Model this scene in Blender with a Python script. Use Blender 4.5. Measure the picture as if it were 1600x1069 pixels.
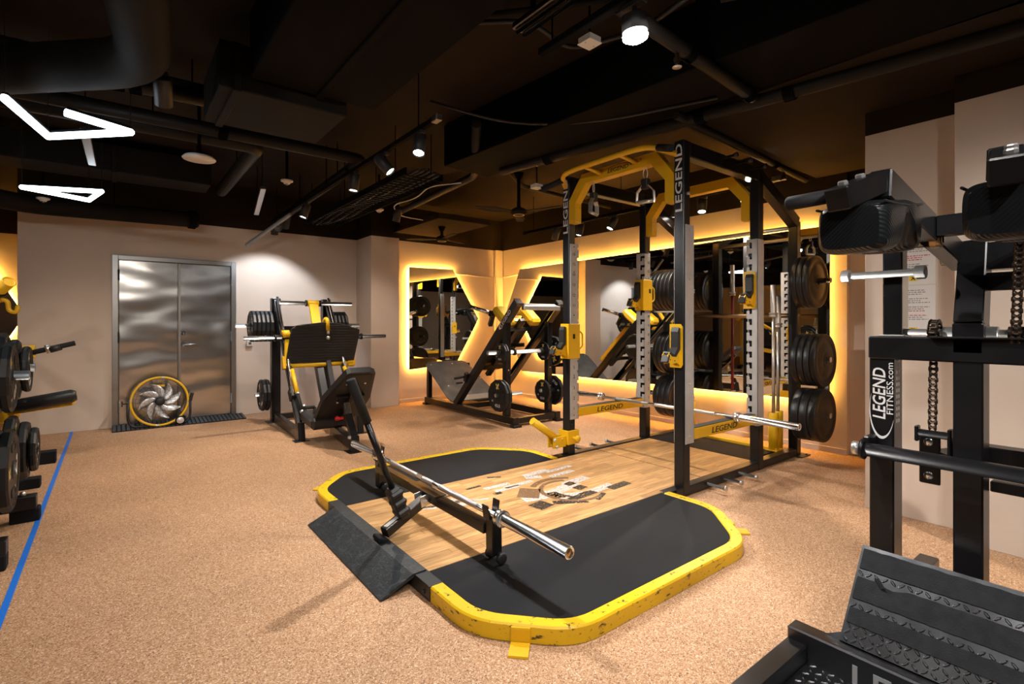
import bpy, math, random
from mathutils import Vector as V, Matrix
random.seed(7)
for o in list(bpy.data.objects):
    bpy.data.objects.remove(o)
SC = bpy.context.scene
COL = SC.collection
R = math.radians
# ---------------------------------------------------------------- camera
cam_d = bpy.data.cameras.new('camera')
cam = bpy.data.objects.new('camera', cam_d)
COL.objects.link(cam)
cam.location = (0, 0, 1.165)
cam.rotation_euler = (R(90), 0, R(52.104 - 90))
cam_d.sensor_width = 36
cam_d.lens = 798.4 / 1600 * 36
cam_d.shift_y = -(534.5 - 502.9) / 1600
cam_d.clip_start = 0.02
SC.camera = cam
# ---------------------------------------------------------------- view and world
SC.view_settings.view_transform = 'Standard'
SC.view_settings.look = 'None'
SC.view_settings.gamma = 1
SC.view_settings.use_curve_mapping = False
SC.view_settings.exposure = 0.1
wd = bpy.data.worlds.new('world')
SC.world = wd
wd.use_nodes = True
bgn = wd.node_tree.nodes['Background']
bgn.inputs[0].default_value = (0.9, 0.75, 0.6, 1)
bgn.inputs[1].default_value = 0.02
WARM = (1.0, 0.87, 0.73)
NEUT = (1.0, 0.95, 0.90)
COOL = (0.84, 0.90, 1.0)
def lamp_spot(name, loc, aim, power, col=WARM, ang=70, blend=0.6, rad=0.03):
    d = bpy.data.lights.new(name, 'SPOT')
    d.energy = power; d.color = col; d.spot_size = R(ang); d.spot_blend = blend; d.shadow_soft_size = rad
    o = bpy.data.objects.new(name, d); COL.objects.link(o)
    o.location = loc
    o.rotation_euler = (V(aim) - V(loc)).to_track_quat('-Z', 'Y').to_euler()
    return o
def lamp_point(name, loc, power, col=WARM, rad=0.1):
    d = bpy.data.lights.new(name, 'POINT')
    d.energy = power; d.color = col; d.shadow_soft_size = rad
    o = bpy.data.objects.new(name, d); COL.objects.link(o); o.location = loc
    return o
def lamp_area(name, loc, aim, power, col, sx, sy):
    d = bpy.data.lights.new(name, 'AREA')
    d.energy = power; d.color = col; d.shape = 'RECTANGLE'; d.size = sx; d.size_y = sy
    o = bpy.data.objects.new(name, d); COL.objects.link(o); o.location = loc
    o.rotation_euler = (V(aim) - V(loc)).to_track_quat('-Z', 'Y').to_euler()
    return o
# track spots of the room, then added fill spots (heads are modelled further down): (x, y, z, aim, power, colour, angle)
SPOTS = [
    # long track above the free floor, y rising away from the camera
    (1.57, 3.00, 2.24, (0.95, 2.25, 0.0), 150, NEUT, 95),
    (1.57, 3.54, 2.24, (2.9, 2.3, 0.2), 190, NEUT, 85),
    (1.57, 4.15, 2.24, (1.3, 4.1, 0.0), 110, WARM, 110),
    (1.57, 5.54, 2.24, (0.85, 5.55, 0.0), 110, WARM, 95),
    (1.57, 6.28, 2.20, (1.50, 7.12, 1.00), 62, COOL, 92),
    # near track
    (1.59, 1.27, 2.33, (1.85, 1.30, 0.0), 130, NEUT, 108),
    # track in front of the mirror wall
    (4.37, 4.72, 2.18, (4.05, 5.3, 0.0), 90, WARM, 80),
    (4.37, 4.30, 2.18, (3.9, 4.5, 0.0), 60, WARM, 80),
    (4.37, 3.80, 2.18, (3.2, 4.2, 0.0), 110, WARM, 80),
    (4.37, 3.20, 2.18, (1.7, 1.5, 0.3), 130, WARM, 85),
    (4.37, 2.98, 2.20, (4.0, 3.6, 0.0), 60, WARM, 85),
    (4.37, 2.70, 2.18, (3.6, 2.3, 0.0), 60, WARM, 85),
    (4.37, 2.29, 2.18, (1.9, 0.6, 0.3), 170, WARM, 90),
    # fill spots added to brighten walls, floor and machines; no such track known
    (-0.6, 0.6, 2.38, (0.6, 2.6, 0.0), 40, WARM, 110),
    (0.6, -0.8, 2.38, (2.0, 1.4, 0.0), 70, NEUT, 100),
    (1.2, -0.7, 2.38, (3.2, 0.75, 0.2), 60, NEUT, 90),
    (-1.6, 2.4, 2.38, (-0.6, 4.6, 0.2), 45, WARM, 105),
    (-0.9, 5.2, 2.38, (-0.1, 6.3, 0.0), 36, WARM, 92),
    (2.5, 5.3, 2.38, (2.3, 6.3, 0.0), 40, WARM, 110),
    (0.2, 3.2, 2.38, (0.5, 5.6, 0.0), 62, WARM, 84),
    (0.9, 0.2, 2.38, (2.0, 0.45, 0.4), 13, NEUT, 90),
    (2.6, -0.6, 2.38, (3.6, 0.75, 0.3), 42, NEUT, 90),
    (-1.2, -0.6, 2.38, (1.0, 3.0, 0.2), 75, NEUT, 95),
]
for i, s in enumerate(SPOTS):
    zt = 2.42 if i < 6 else (2.36 if i < 13 else 2.46)
    c = V((s[0], s[1], zt - 0.105)); dr = (V(s[3]) - c).normalized()
    lamp_spot('track_or_fill_light', c + dr * (0.09 if i == 5 else 0.105), s[3], s[4], s[5], s[6], 0.45 if i == 4 else 0.7, 0.025)
# ---------------------------------------------------------------- materials
def nmat(name):
    m = bpy.data.materials.new(name); m.use_nodes = True
    nt = m.node_tree
    return m, nt, nt.nodes['Principled BSDF']
def mat(name, col, rough=0.5, metal=0.0, spec=0.5, bump=0.0, bscale=200.0, var=0.0, vscale=6.0, coat=0.0, rvar=0.0):
    m, nt, b = nmat(name)
    b.inputs['Base Color'].default_value = (*col, 1)
    b.inputs['Roughness'].default_value = rough
    b.inputs['Metallic'].default_value = metal
    b.inputs['Specular IOR Level'].default_value = spec
    b.inputs['Coat Weight'].default_value = coat
    tc = nt.nodes.new('ShaderNodeTexCoord')
    if bump:
        n = nt.nodes.new('ShaderNodeTexNoise'); n.inputs['Scale'].default_value = bscale; n.inputs['Detail'].default_value = 3
        nt.links.new(tc.outputs['Object'], n.inputs['Vector'])
        bp = nt.nodes.new('ShaderNodeBump'); bp.inputs['Strength'].default_value = bump; bp.inputs['Distance'].default_value = 0.004
        nt.links.new(n.outputs['Fac'], bp.inputs['Height']); nt.links.new(bp.outputs['Normal'], b.inputs['Normal'])
    if var or rvar:
        n = nt.nodes.new('ShaderNodeTexNoise'); n.inputs['Scale'].default_value = vscale; n.inputs['Detail'].default_value = 5
        nt.links.new(tc.outputs['Object'], n.inputs['Vector'])
        if var:
            r = nt.nodes.new('ShaderNodeValToRGB')
            r.color_ramp.elements[0].position = 0.3; r.color_ramp.elements[1].position = 0.7
            r.color_ramp.elements[0].color = (*[c * (1 - var) for c in col], 1)
            r.color_ramp.elements[1].color = (*[min(1, c * (1 + var)) for c in col], 1)
            nt.links.new(n.outputs['Fac'], r.inputs['Fac']); nt.links.new(r.outputs['Color'], b.inputs['Base Color'])
        if rvar:
            mr = nt.nodes.new('ShaderNodeMapRange')
            mr.inputs['To Min'].default_value = max(0.02, rough - rvar); mr.inputs['To Max'].default_value = rough + rvar
            nt.links.new(n.outputs['Fac'], mr.inputs['Value']); nt.links.new(mr.outputs['Result'], b.inputs['Roughness'])
    return m
def emat(name, col, strength):
    m, nt, b = nmat(name)
    b.inputs['Base Color'].default_value = (0, 0, 0, 1)
    b.inputs['Emission Color'].default_value = (*col, 1)
    b.inputs['Emission Strength'].default_value = strength
    return m
M = {}
M['black'] = mat('black_powder_coat', (0.0075, 0.0075, 0.0085), 0.30, spec=0.4, bump=0.05, bscale=500, rvar=0.06, vscale=9)
M['satin'] = mat('black_satin', (0.014, 0.014, 0.015), 0.5)
M['rubber'] = mat('black_rubber_mat', (0.0065, 0.0075, 0.0100), 0.74, spec=0.22, bump=0.35, bscale=420, var=0.25, vscale=3)
M['ramp'] = mat('scuffed_ramp_rubber', (0.009, 0.0125, 0.016), 0.5, bump=0.3, bscale=120, var=0.45, vscale=22)
M['bumper'] = mat('bumper_rubber', (0.010, 0.010, 0.011), 0.38, spec=0.45, bump=0.05, bscale=200, rvar=0.08)
M['urethane'] = mat('grip_plate_urethane', (0.010, 0.0115, 0.014), 0.42, spec=0.4, bump=0.06, bscale=260)
M['chrome'] = mat('chrome', (0.86, 0.86, 0.86), 0.20, 1.0)
M['knurl'] = mat('knurled_chrome', (0.60, 0.60, 0.60), 0.30, 1.0, bump=0.5, bscale=900)
M['zinc'] = mat('zinc', (0.66, 0.65, 0.63), 0.34, 0.9)
M['gunmetal'] = mat('gunmetal_tube', (0.11, 0.11, 0.115), 0.33, 1.0, bump=0.05, bscale=300)
M['plate_grey'] = mat('silver_slotted_steel', (0.46, 0.45, 0.44), 0.45, 0.25, rvar=0.08, vscale=14, var=0.08)
M['vinyl'] = mat('black_vinyl', (0.013, 0.013, 0.014), 0.42, spec=0.5, bump=0.12, bscale=90)
M['foam'] = mat('black_foam_grip', (0.013, 0.013, 0.014), 0.75, spec=0.3)
M['yvinyl'] = mat('yellow_vinyl', (0.78, 0.50, 0.02), 0.42, bump=0.1, bscale=90)
M['white'] = mat('white_plastic', (0.72, 0.70, 0.67), 0.45)
M['decal'] = mat('white_vinyl_lettering', (0.72, 0.72, 0.72), 0.4)
M['decal_grey'] = mat('grey_vinyl_lettering', (0.42, 0.42, 0.43), 0.35, 0.3)
M['ink'] = mat('black_vinyl_lettering', (0.012, 0.012, 0.012), 0.4)
M['red'] = mat('red_plastic', (0.5, 0.012, 0.015), 0.4)
M['burgundy'] = mat('burgundy_coating', (0.20, 0.010, 0.025), 0.35)
M['bronze'] = mat('worn_bronze_steel', (0.42, 0.30, 0.18), 0.32, 1.0)
M['chain'] = mat('oily_chain_steel', (0.060, 0.042, 0.030), 0.42, 0.8)
M['grey_sheet'] = mat('scratched_grey_steel', (0.165, 0.17, 0.18), 0.36, 0.55, rvar=0.1, vscale=8, var=0.2)
M['tread'] = mat('tread_steel', (0.24, 0.25, 0.27), 0.24, 1.0, rvar=0.08, vscale=10)
M['rib'] = mat('grey_black_rib_rubber', (0.040, 0.044, 0.052), 0.5)
M['grip_tape'] = mat('grey_grip_tape', (0.012, 0.013, 0.0155), 0.6, spec=0.15, bump=0.3, bscale=300, var=0.3, vscale=30)
M['tape'] = mat('blue_tape', (0.010, 0.17, 0.74), 0.5)
M['paper'] = mat('white_paper', (0.74, 0.72, 0.70), 0.7)
M['print_red'] = mat('red_print', (0.55, 0.12, 0.12), 0.7)
M['print_grey'] = mat('grey_print', (0.28, 0.27, 0.28), 0.7)
M['print_yellow'] = mat('yellow_print', (0.80, 0.58, 0.03), 0.7)
M['duct'] = mat('painted_duct', (0.0105, 0.0088, 0.0074), 0.7, spec=0.12, bump=0.25, bscale=14, var=0.3, vscale=4)
M['duct_black'] = mat('black_painted_duct', (0.0025, 0.0024, 0.0023), 0.8, spec=0.08)
M['pipe'] = mat('painted_pipe', (0.012, 0.0095, 0.0075), 0.5, spec=0.2, var=0.25, vscale=8)
M['cable'] = mat('black_cable', (0.010, 0.010, 0.010), 0.5)
M['mirror'] = mat('mirror_glass', (0.82, 0.83, 0.82), 0.008, 1.0)
M['lens'] = emat('lit_lamp_lens', (1.0, 0.95, 0.88), 22)
M['lens_hot'] = emat('lit_lamp_lens_bright', (1.0, 0.95, 0.90), 90)
M['lens_off'] = mat('unlit_lamp_lens', (0.12, 0.12, 0.12), 0.2)
M['led_amber'] = emat('amber_led_strip', (1.0, 0.50, 0.085), 205)
M['led_white'] = emat('cool_led_tube', (0.78, 0.90, 1.0), 9)
M['fan_steel'] = mat('fan_blade_steel', (0.74, 0.74, 0.76), 0.32, 0.55)
M['hinge'] = mat('dull_steel', (0.34, 0.33, 0.32), 0.34, 1.0)
def wear_mat(name, col, dark, amount, scale, rough=0.38):
    """painted steel with dark chips and rubbed scuffs"""
    m, nt, b = nmat(name)
    tc = nt.nodes.new('ShaderNodeTexCoord')
    mp = nt.nodes.new('ShaderNodeMapping'); mp.inputs['Scale'].default_value = (1, 1, 2.6)
    nt.links.new(tc.outputs['Object'], mp.inputs['Vector'])
    n = nt.nodes.new('ShaderNodeTexNoise'); n.inputs['Scale'].default_value = scale; n.inputs['Detail'].default_value = 9; n.inputs['Roughness'].default_value = 0.68
    nt.links.new(mp.outputs['Vector'], n.inputs['Vector'])
    r = nt.nodes.new('ShaderNodeValToRGB')
    r.color_ramp.elements[0].position = amount; r.color_ramp.elements[1].position = amount + 0.05
    r.color_ramp.elements[0].color = (*dark, 1); r.color_ramp.elements[1].color = (*col, 1)
    nt.links.new(n.outputs['Fac'], r.inputs['Fac'])
    n2 = nt.nodes.new('ShaderNodeTexNoise'); n2.inputs['Scale'].default_value = 5; n2.inputs['Detail'].default_value = 4
    nt.links.new(tc.outputs['Object'], n2.inputs['Vector'])
    mx = nt.nodes.new('ShaderNodeMixRGB'); mx.blend_type = 'MULTIPLY'; mx.inputs['Fac'].default_value = 0.12
    nt.links.new(r.outputs['Color'], mx.inputs['Color1']); nt.links.new(n2.outputs['Fac'], mx.inputs['Color2'])
    nt.links.new(mx.outputs['Color'], b.inputs['Base Color'])
    b.inputs['Roughness'].default_value = rough
    bp = nt.nodes.new('ShaderNodeBump'); bp.inputs['Strength'].default_value = 0.25; bp.inputs['Distance'].default_value = 0.002
    nt.links.new(n.outputs['Fac'], bp.inputs['Height']); nt.links.new(bp.outputs['Normal'], b.inputs['Normal'])
    return m
M['yellow'] = wear_mat('yellow_paint', (0.80, 0.46, 0.008), (0.25, 0.13, 0.01), 0.20, 30)
M['yellow_worn'] = wear_mat('worn_yellow_paint', (0.82, 0.52, 0.006), (0.060, 0.038, 0.012), 0.37, 24, 0.40)
def floor_mat():
    m, nt, b = nmat('speckled_cork_rubber')
    tc = nt.nodes.new('ShaderNodeTexCoord')
    vo = nt.nodes.new('ShaderNodeTexVoronoi'); vo.inputs['Scale'].default_value = 260
    nt.links.new(tc.outputs['Object'], vo.inputs['Vector'])
    sp = nt.nodes.new('ShaderNodeSeparateColor'); nt.links.new(vo.outputs['Color'], sp.inputs['Color'])
    r = nt.nodes.new('ShaderNodeValToRGB')
    e = r.color_ramp.elements
    e[0].position = 0.0; e[0].color = (0.15, 0.065, 0.03, 1)
    e[1].position = 1.0; e[1].color = (0.78, 0.58, 0.41, 1)
    for p, c in ((0.10, (0.33, 0.17, 0.085)), (0.30, (0.44, 0.24, 0.125)), (0.65, (0.52, 0.305, 0.17)), (0.88, (0.60, 0.39, 0.24))):
        k = e.new(p); k.color = (*c, 1)
    nt.links.new(sp.outputs['Red'], r.inputs['Fac'])
    n = nt.nodes.new('ShaderNodeTexNoise'); n.inputs['Scale'].default_value = 1.6; n.inputs['Detail'].default_value = 4
    nt.links.new(tc.outputs['Object'], n.inputs['Vector'])
    mr = nt.nodes.new('ShaderNodeMapRange'); mr.inputs['To Min'].default_value = 0.80; mr.inputs['To Max'].default_value = 1.12
    nt.links.new(n.outputs['Fac'], mr.inputs['Value'])
    mx = nt.nodes.new('ShaderNodeMixRGB'); mx.blend_type = 'MULTIPLY'; mx.inputs['Fac'].default_value = 1
    nt.links.new(r.outputs['Color'], mx.inputs['Color1']); nt.links.new(mr.outputs['Result'], mx.inputs['Color2'])
    nt.links.new(mx.outputs['Color'], b.inputs['Base Color'])
    b.inputs['Roughness'].default_value = 0.62
    b.inputs['Specular IOR Level'].default_value = 0.25
    bp = nt.nodes.new('ShaderNodeBump'); bp.inputs['Strength'].default_value = 0.4; bp.inputs['Distance'].default_value = 0.002
    nt.links.new(sp.outputs['Green'], bp.inputs['Height']); nt.links.new(bp.outputs['Normal'], b.inputs['Normal'])
    return m
def scratch(m, col, scale, width):
    """fine random scratches over an existing material's colour"""
    nt = m.node_tree; b = nt.nodes['Principled BSDF']
    tc = nt.nodes.new('ShaderNodeTexCoord')
    prev = b.inputs['Base Color'].links[0].from_socket
    for k, (sx, sy) in enumerate(((1, 0.22), (0.25, 1), (0.8, 0.6))):
        mp = nt.nodes.new('ShaderNodeMapping'); mp.inputs['Scale'].default_value = (sx, sy, 1); mp.inputs['Rotation'].default_value = (0, 0, 0.5 + k * 0.9); mp.inputs['Location'].default_value = (k * 3.1, k * 1.7, 0)
        nt.links.new(tc.outputs['Object'], mp.inputs['Vector'])
        n = nt.nodes.new('ShaderNodeTexNoise'); n.inputs['Scale'].default_value = scale; n.inputs['Detail'].default_value = 2; n.inputs['Distortion'].default_value = 1.5
        nt.links.new(mp.outputs['Vector'], n.inputs['Vector'])
        r = nt.nodes.new('ShaderNodeValToRGB'); e = r.color_ramp.elements
        e[0].position = 0.5 - width; e[0].color = (0, 0, 0, 1); e[1].position = 0.5 + width; e[1].color = (0, 0, 0, 1)
        q = e.new(0.5); q.color = (0.75, 0.75, 0.75, 1)
        nt.links.new(n.outputs['Fac'], r.inputs['Fac'])
        mx = nt.nodes.new('ShaderNodeMixRGB'); mx.inputs['Color2'].default_value = (*col, 1)
        nt.links.new(r.outputs['Color'], mx.inputs['Fac']); nt.links.new(prev, mx.inputs['Color1'])
        prev = mx.outputs['Color']
    nt.links.new(prev, b.inputs['Base Color'])
scratch(M['ramp'], (0.050, 0.060, 0.066), 16, 0.014)
M['floor'] = floor_mat()
def plaster(name, col, var):
    m, nt, b = nmat(name)
    tc = nt.nodes.new('ShaderNodeTexCoord')
    n = nt.nodes.new('ShaderNodeTexNoise'); n.inputs['Scale'].default_value = 2.2; n.inputs['Detail'].default_value = 6
    nt.links.new(tc.outputs['Object'], n.inputs['Vector'])
    r = nt.nodes.new('ShaderNodeValToRGB')
    r.color_ramp.elements[0].position = 0.3; r.color_ramp.elements[1].position = 0.72
    r.color_ramp.elements[0].color = (*[c * (1 - var) for c in col], 1); r.color_ramp.elements[1].color = (*[c * (1 + var) for c in col], 1)
    nt.links.new(n.outputs['Fac'], r.inputs['Fac']); nt.links.new(r.outputs['Color'], b.inputs['Base Color'])
    n2 = nt.nodes.new('ShaderNodeTexNoise'); n2.inputs['Scale'].default_value = 9; n2.inputs['Detail'].default_value = 6
    nt.links.new(tc.outputs['Object'], n2.inputs['Vector'])
    bp = nt.nodes.new('ShaderNodeBump'); bp.inputs['Strength'].default_value = 0.35; bp.inputs['Distance'].default_value = 0.006
    nt.links.new(n2.outputs['Fac'], bp.inputs['Height']); nt.links.new(bp.outputs['Normal'], b.inputs['Normal'])
    b.inputs['Roughness'].default_value = 0.75; b.inputs['Specular IOR Level'].default_value = 0.25 if col[0] > 0.1 else 0.08
    return m
M['wall'] = plaster('beige_plaster', (0.66, 0.55, 0.46), 0.05)
M['brown'] = plaster('dark_brown_paint', (0.022, 0.015, 0.0095), 0.12)
M['ceil'] = plaster('dark_brown_ceiling', (0.023, 0.0158, 0.0105), 0.15)
def steel_door_mat():
    m, nt, b = nmat('buckled_stainless_steel')
    tc = nt.nodes.new('ShaderNodeTexCoord')
    mp = nt.nodes.new('ShaderNodeMapping'); mp.inputs['Scale'].default_value = (1.0, 1.0, 2.2)
    nt.links.new(tc.outputs['Object'], mp.inputs['Vector'])
    n = nt.nodes.new('ShaderNodeTexNoise'); n.inputs['Scale'].default_value = 1.5; n.inputs['Detail'].default_value = 1.0; n.inputs['Roughness'].default_value = 0.4
    nt.links.new(mp.outputs['Vector'], n.inputs['Vector'])
    bp = nt.nodes.new('ShaderNodeBump'); bp.inputs['Strength'].default_value = 0.45; bp.inputs['Distance'].default_value = 0.065
    nt.links.new(n.outputs['Fac'], bp.inputs['Height'])
    mp2 = nt.nodes.new('ShaderNodeMapping'); mp2.inputs['Scale'].default_value = (900, 900, 12)
    nt.links.new(tc.outputs['Object'], mp2.inputs['Vector'])
    n2 = nt.nodes.new('ShaderNodeTexNoise'); n2.inputs['Scale'].default_value = 1; n2.inputs['Detail'].default_value = 2
    nt.links.new(mp2.outputs['Vector'], n2.inputs['Vector'])
    bp2 = nt.nodes.new('ShaderNodeBump'); bp2.inputs['Strength'].default_value = 0.10; bp2.inputs['Distance'].default_value = 0.0008
    nt.links.new(n2.outputs['Fac'], bp2.inputs['Height']); nt.links.new(bp.outputs['Normal'], bp2.inputs['Normal'])
    nt.links.new(bp2.outputs['Normal'], b.inputs['Normal'])
    b.inputs['Base Color'].default_value = (0.50, 0.49, 0.48, 1)
    b.inputs['Metallic'].default_value = 1; b.inputs['Roughness'].default_value = 0.21
    return m
M['door'] = steel_door_mat()
def wood_mat():
    m, nt, b = nmat('oak_stave')
    tc = nt.nodes.new('ShaderNodeTexCoord')
    oi = nt.nodes.new('ShaderNodeObjectInfo')
    ad = nt.nodes.new('ShaderNodeVectorMath'); ad.operation = 'ADD'
    cb = nt.nodes.new('ShaderNodeCombineXYZ')
    ml = nt.nodes.new('ShaderNodeMath'); ml.operation = 'MULTIPLY'; ml.inputs[1].default_value = 37
    nt.links.new(oi.outputs['Random'], ml.inputs[0])
    nt.links.new(ml.outputs[0], cb.inputs['X']); nt.links.new(ml.outputs[0], cb.inputs['Y'])
    nt.links.new(tc.outputs['Object'], ad.inputs[0]); nt.links.new(cb.outputs[0], ad.inputs[1])
    mp = nt.nodes.new('ShaderNodeMapping'); mp.inputs['Scale'].default_value = (2.5, 34, 20)
    nt.links.new(ad.outputs[0], mp.inputs['Vector'])
    n = nt.nodes.new('ShaderNodeTexNoise'); n.inputs['Scale'].default_value = 2.4; n.inputs['Detail'].default_value = 7; n.inputs['Distortion'].default_value = 0.8
    nt.links.new(mp.outputs['Vector'], n.inputs['Vector'])
    r = nt.nodes.new('ShaderNodeValToRGB')
    r.color_ramp.elements[0].position = 0.28; r.color_ramp.elements[0].color = (0.32, 0.16, 0.060, 1)
    r.color_ramp.elements[1].position = 0.70; r.color_ramp.elements[1].color = (0.62, 0.37, 0.16, 1)
    nt.links.new(n.outputs['Fac'], r.inputs['Fac'])
    mr = nt.nodes.new('ShaderNodeMapRange'); mr.inputs['To Min'].default_value = 0.74; mr.inputs['To Max'].default_value = 1.14
    nt.links.new(oi.outputs['Random'], mr.inputs['Value'])
    mx = nt.nodes.new('ShaderNodeMixRGB'); mx.blend_type = 'MULTIPLY'; mx.inputs['Fac'].default_value = 1
    nt.links.new(r.outputs['Color'], mx.inputs['Color1']); nt.links.new(mr.outputs['Result'], mx.inputs['Color2'])
    nt.links.new(mx.outputs['Color'], b.inputs['Base Color'])
    b.inputs['Roughness'].default_value = 0.34; b.inputs['Specular IOR Level'].default_value = 0.45
    return m
M['wood'] = wood_mat()
def carbon_mat():
    m, nt, b = nmat('carbon_weave_vinyl')
    tc = nt.nodes.new('ShaderNodeTexCoord')
    w = nt.nodes.new('ShaderNodeTexWave'); w.wave_type = 'BANDS'; w.bands_direction = 'DIAGONAL'
    w.inputs['Scale'].default_value = 58; w.inputs['Distortion'].default_value = 0
    nt.links.new(tc.outputs['Object'], w.inputs['Vector'])
    bp = nt.nodes.new('ShaderNodeBump'); bp.inputs['Strength'].default_value = 0.45; bp.inputs['Distance'].default_value = 0.002
    nt.links.new(w.outputs['Fac'], bp.inputs['Height']); nt.links.new(bp.outputs['Normal'], b.inputs['Normal'])
    b.inputs['Base Color'].default_value = (0.008, 0.0095, 0.011, 1); b.inputs['Roughness'].default_value = 0.28
    return m
M['carbon'] = carbon_mat()
def worn_decal_mat(name, col, thr, metal, rough):
    """printed emblem rubbed off in flakes"""
    m, nt, b = nmat(name)
    tc = nt.nodes.new('ShaderNodeTexCoord')
    n = nt.nodes.new('ShaderNodeTexNoise'); n.inputs['Scale'].default_value = 75; n.inputs['Detail'].default_value = 6
    nt.links.new(tc.outputs['Object'], n.inputs['Vector'])
    r = nt.nodes.new('ShaderNodeValToRGB'); r.color_ramp.elements[0].position = thr; r.color_ramp.elements[1].position = thr + 0.02
    nt.links.new(n.outputs['Fac'], r.inputs['Fac']); nt.links.new(r.outputs['Color'], b.inputs['Alpha'])
    b.inputs['Base Color'].default_value = (*col, 1); b.inputs['Metallic'].default_value = metal; b.inputs['Roughness'].default_value = rough
    return m
M['emblem_silver'] = worn_decal_mat('rubbed_silver_print', (0.52, 0.51, 0.50), 0.44, 0.0, 0.35)
M['emblem_black'] = worn_decal_mat('rubbed_black_print', (0.025, 0.022, 0.02), 0.40, 0.0, 0.4)
M['emblem_brown'] = worn_decal_mat('rubbed_brown_print', (0.16, 0.09, 0.045), 0.38, 0.0, 0.45)
# ---------------------------------------------------------------- mesh helpers
class MB:
    def __init__(s):
        s.v = []; s.f = []; s.s = []
    def add(s, vs, fs, smooth=False):
        k = len(s.v)
        s.v += [tuple(p) for p in vs]
        for f in fs:
            s.f.append([i + k for i in f]); s.s.append(smooth)
        return s
    def cbox(s, c, ax, ay, az, ch=0.003):
        """box from centre and three half axes, edges chamfered"""
        c, ax, ay, az = V(c), V(ax), V(ay), V(az)
        L = [a.length for a in (ax, ay, az)]
        ch = min(ch, min(L) * 0.6)
        U = [a.normalized() for a in (ax, ay, az)]
        vs = []; idx = {}
        for sx in (-1, 1):
            for sy in (-1, 1):
                for sz in (-1, 1):
                    sg = (sx, sy, sz)
                    for k in range(3):
                        p = c.copy()
                        for j in range(3):
                            p += U[j] * sg[j] * (L[j] if j == k else L[j] - ch)
                        idx[(sg, k)] = len(vs); vs.append(p)
        fs = []
        for k in range(3):
            i, j = [(1, 2), (2, 0), (0, 1)][k]
            for sg in (-1, 1):
                q = []
                for a, b in ((-1, -1), (1, -1), (1, 1), (-1, 1)):
                    t = [0, 0, 0]; t[k] = sg; t[i] = a; t[j] = b
                    q.append(idx[(tuple(t), k)])
                fs.append(q if sg > 0 else q[::-1])
        for k in range(3):
            i, j = [(1, 2), (2, 0), (0, 1)][k]
            for a in (-1, 1):
                for b in (-1, 1):
                    def g(w, face):
                        t = [0, 0, 0]; t[k] = w; t[i] = a; t[j] = b
                        return idx[(tuple(t), face)]
                    q = [g(-1, i), g(1, i), g(1, j), g(-1, j)]
                    fs.append(q if a * b < 0 else q[::-1])
        for sx in (-1, 1):
            for sy in (-1, 1):
                for sz in (-1, 1):
                    sg = (sx, sy, sz)
                    q = [idx[(sg, 0)], idx[(sg, 1)], idx[(sg, 2)]]
                    fs.append(q if sx * sy * sz > 0 else q[::-1])
        return s.add(vs, fs)
    def box(s, x0, x1, y0, y1, z0, z1, ch=0.003):
        return s.cbox(((x0 + x1) / 2, (y0 + y1) / 2, (z0 + z1) / 2), (abs(x1 - x0) / 2, 0, 0), (0, abs(y1 - y0) / 2, 0), (0, 0, abs(z1 - z0) / 2), ch)
    def bar(s, p, q, w, h, up=(0, 0, 1), ch=0.004):
        """rectangular tube from p to q, w across, h along up"""
        p, q, up = V(p), V(q), V(up)
        d = q - p; z = d.normalized()
        x = up.cross(z)
        if x.length < 1e-4: x = V((1, 0, 0)).cross(z)
        x.normalize(); y = z.cross(x)
        return s.cbox((p + q) / 2, x * w / 2, y * h / 2, d / 2, ch)
    def tube(s, pts, r, n=14, caps=True, closed=False):
        pts = [V(p) for p in pts]
        rs = r if isinstance(r, (list, tuple)) else [r] * len(pts)
        m = len(pts); rings = []
        t0 = (pts[1] - pts[0]).normalized()
        a = V((0, 0, 1)) if abs(t0.z) < 0.9 else V((1, 0, 0))
        x = t0.cross(a).normalized()
        vs = []
        for i in range(m):
            if closed: t = (pts[(i + 1) % m] - pts[i - 1]).normalized()
            elif i == 0: t = t0
            elif i == m - 1: t = (pts[-1] - pts[-2]).normalized()
            else: t = ((pts[i + 1] - pts[i]).normalized() + (pts[i] - pts[i - 1]).normalized()).normalized()
            x = (x - t * x.dot(t)).normalized(); y = t.cross(x)
            for k in range(n):
                an = 2 * math.pi * k / n
                vs.append(pts[i] + (x * math.cos(an) + y * math.sin(an)) * rs[i])
        fs = []
        for i in range(m if closed else m - 1):
            j = (i + 1) % m
            for k in range(n):
                l = (k + 1) % n
                fs.append((i * n + k, i * n + l, j * n + l, j * n + k))
        s.add(vs, fs, True)
        if caps and not closed:
            b = len(s.v) - len(vs)
            s.f.append([b + k for k in range(n)][::-1]); s.s.append(False)
            s.f.append([b + (m - 1) * n + k for k in range(n)]); s.s.append(False)
        return s
    def lathe(s, prof, o, ax, n=32, smooth=True, rot=0.0):
        """profile of (radius, distance along the axis)"""
        o, z = V(o), V(ax).normalized()
        a = V((0, 0, 1)) if abs(z.z) < 0.9 else V((1, 0, 0))
        x = a.cross(z).normalized(); y = z.cross(x)
        vs = []; fs = []
        m = len(prof)
        for (r, t) in prof:
            for k in range(n):
                an = 2 * math.pi * k / n + rot
                vs.append(o + z * t + (x * math.cos(an) + y * math.sin(an)) * max(r, 1e-5))
        for i in range(m - 1):
            for k in range(n):
                l = (k + 1) % n
                fs.append((i * n + k, i * n + l, (i + 1) * n + l, (i + 1) * n + k))
        return s.add(vs, fs, smooth)
    def cyl(s, p, q, r, n=18):
        p, q = V(p), V(q); L = (q - p).length
        c = min(0.002, r * 0.3)
        return s.lathe([(0, 0), (r - c, 0), (r - c, 0), (r, c), (r, c), (r, L - c), (r, L - c), (r - c, L), (r - c, L), (0, L)], p, q - p, n)
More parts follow.
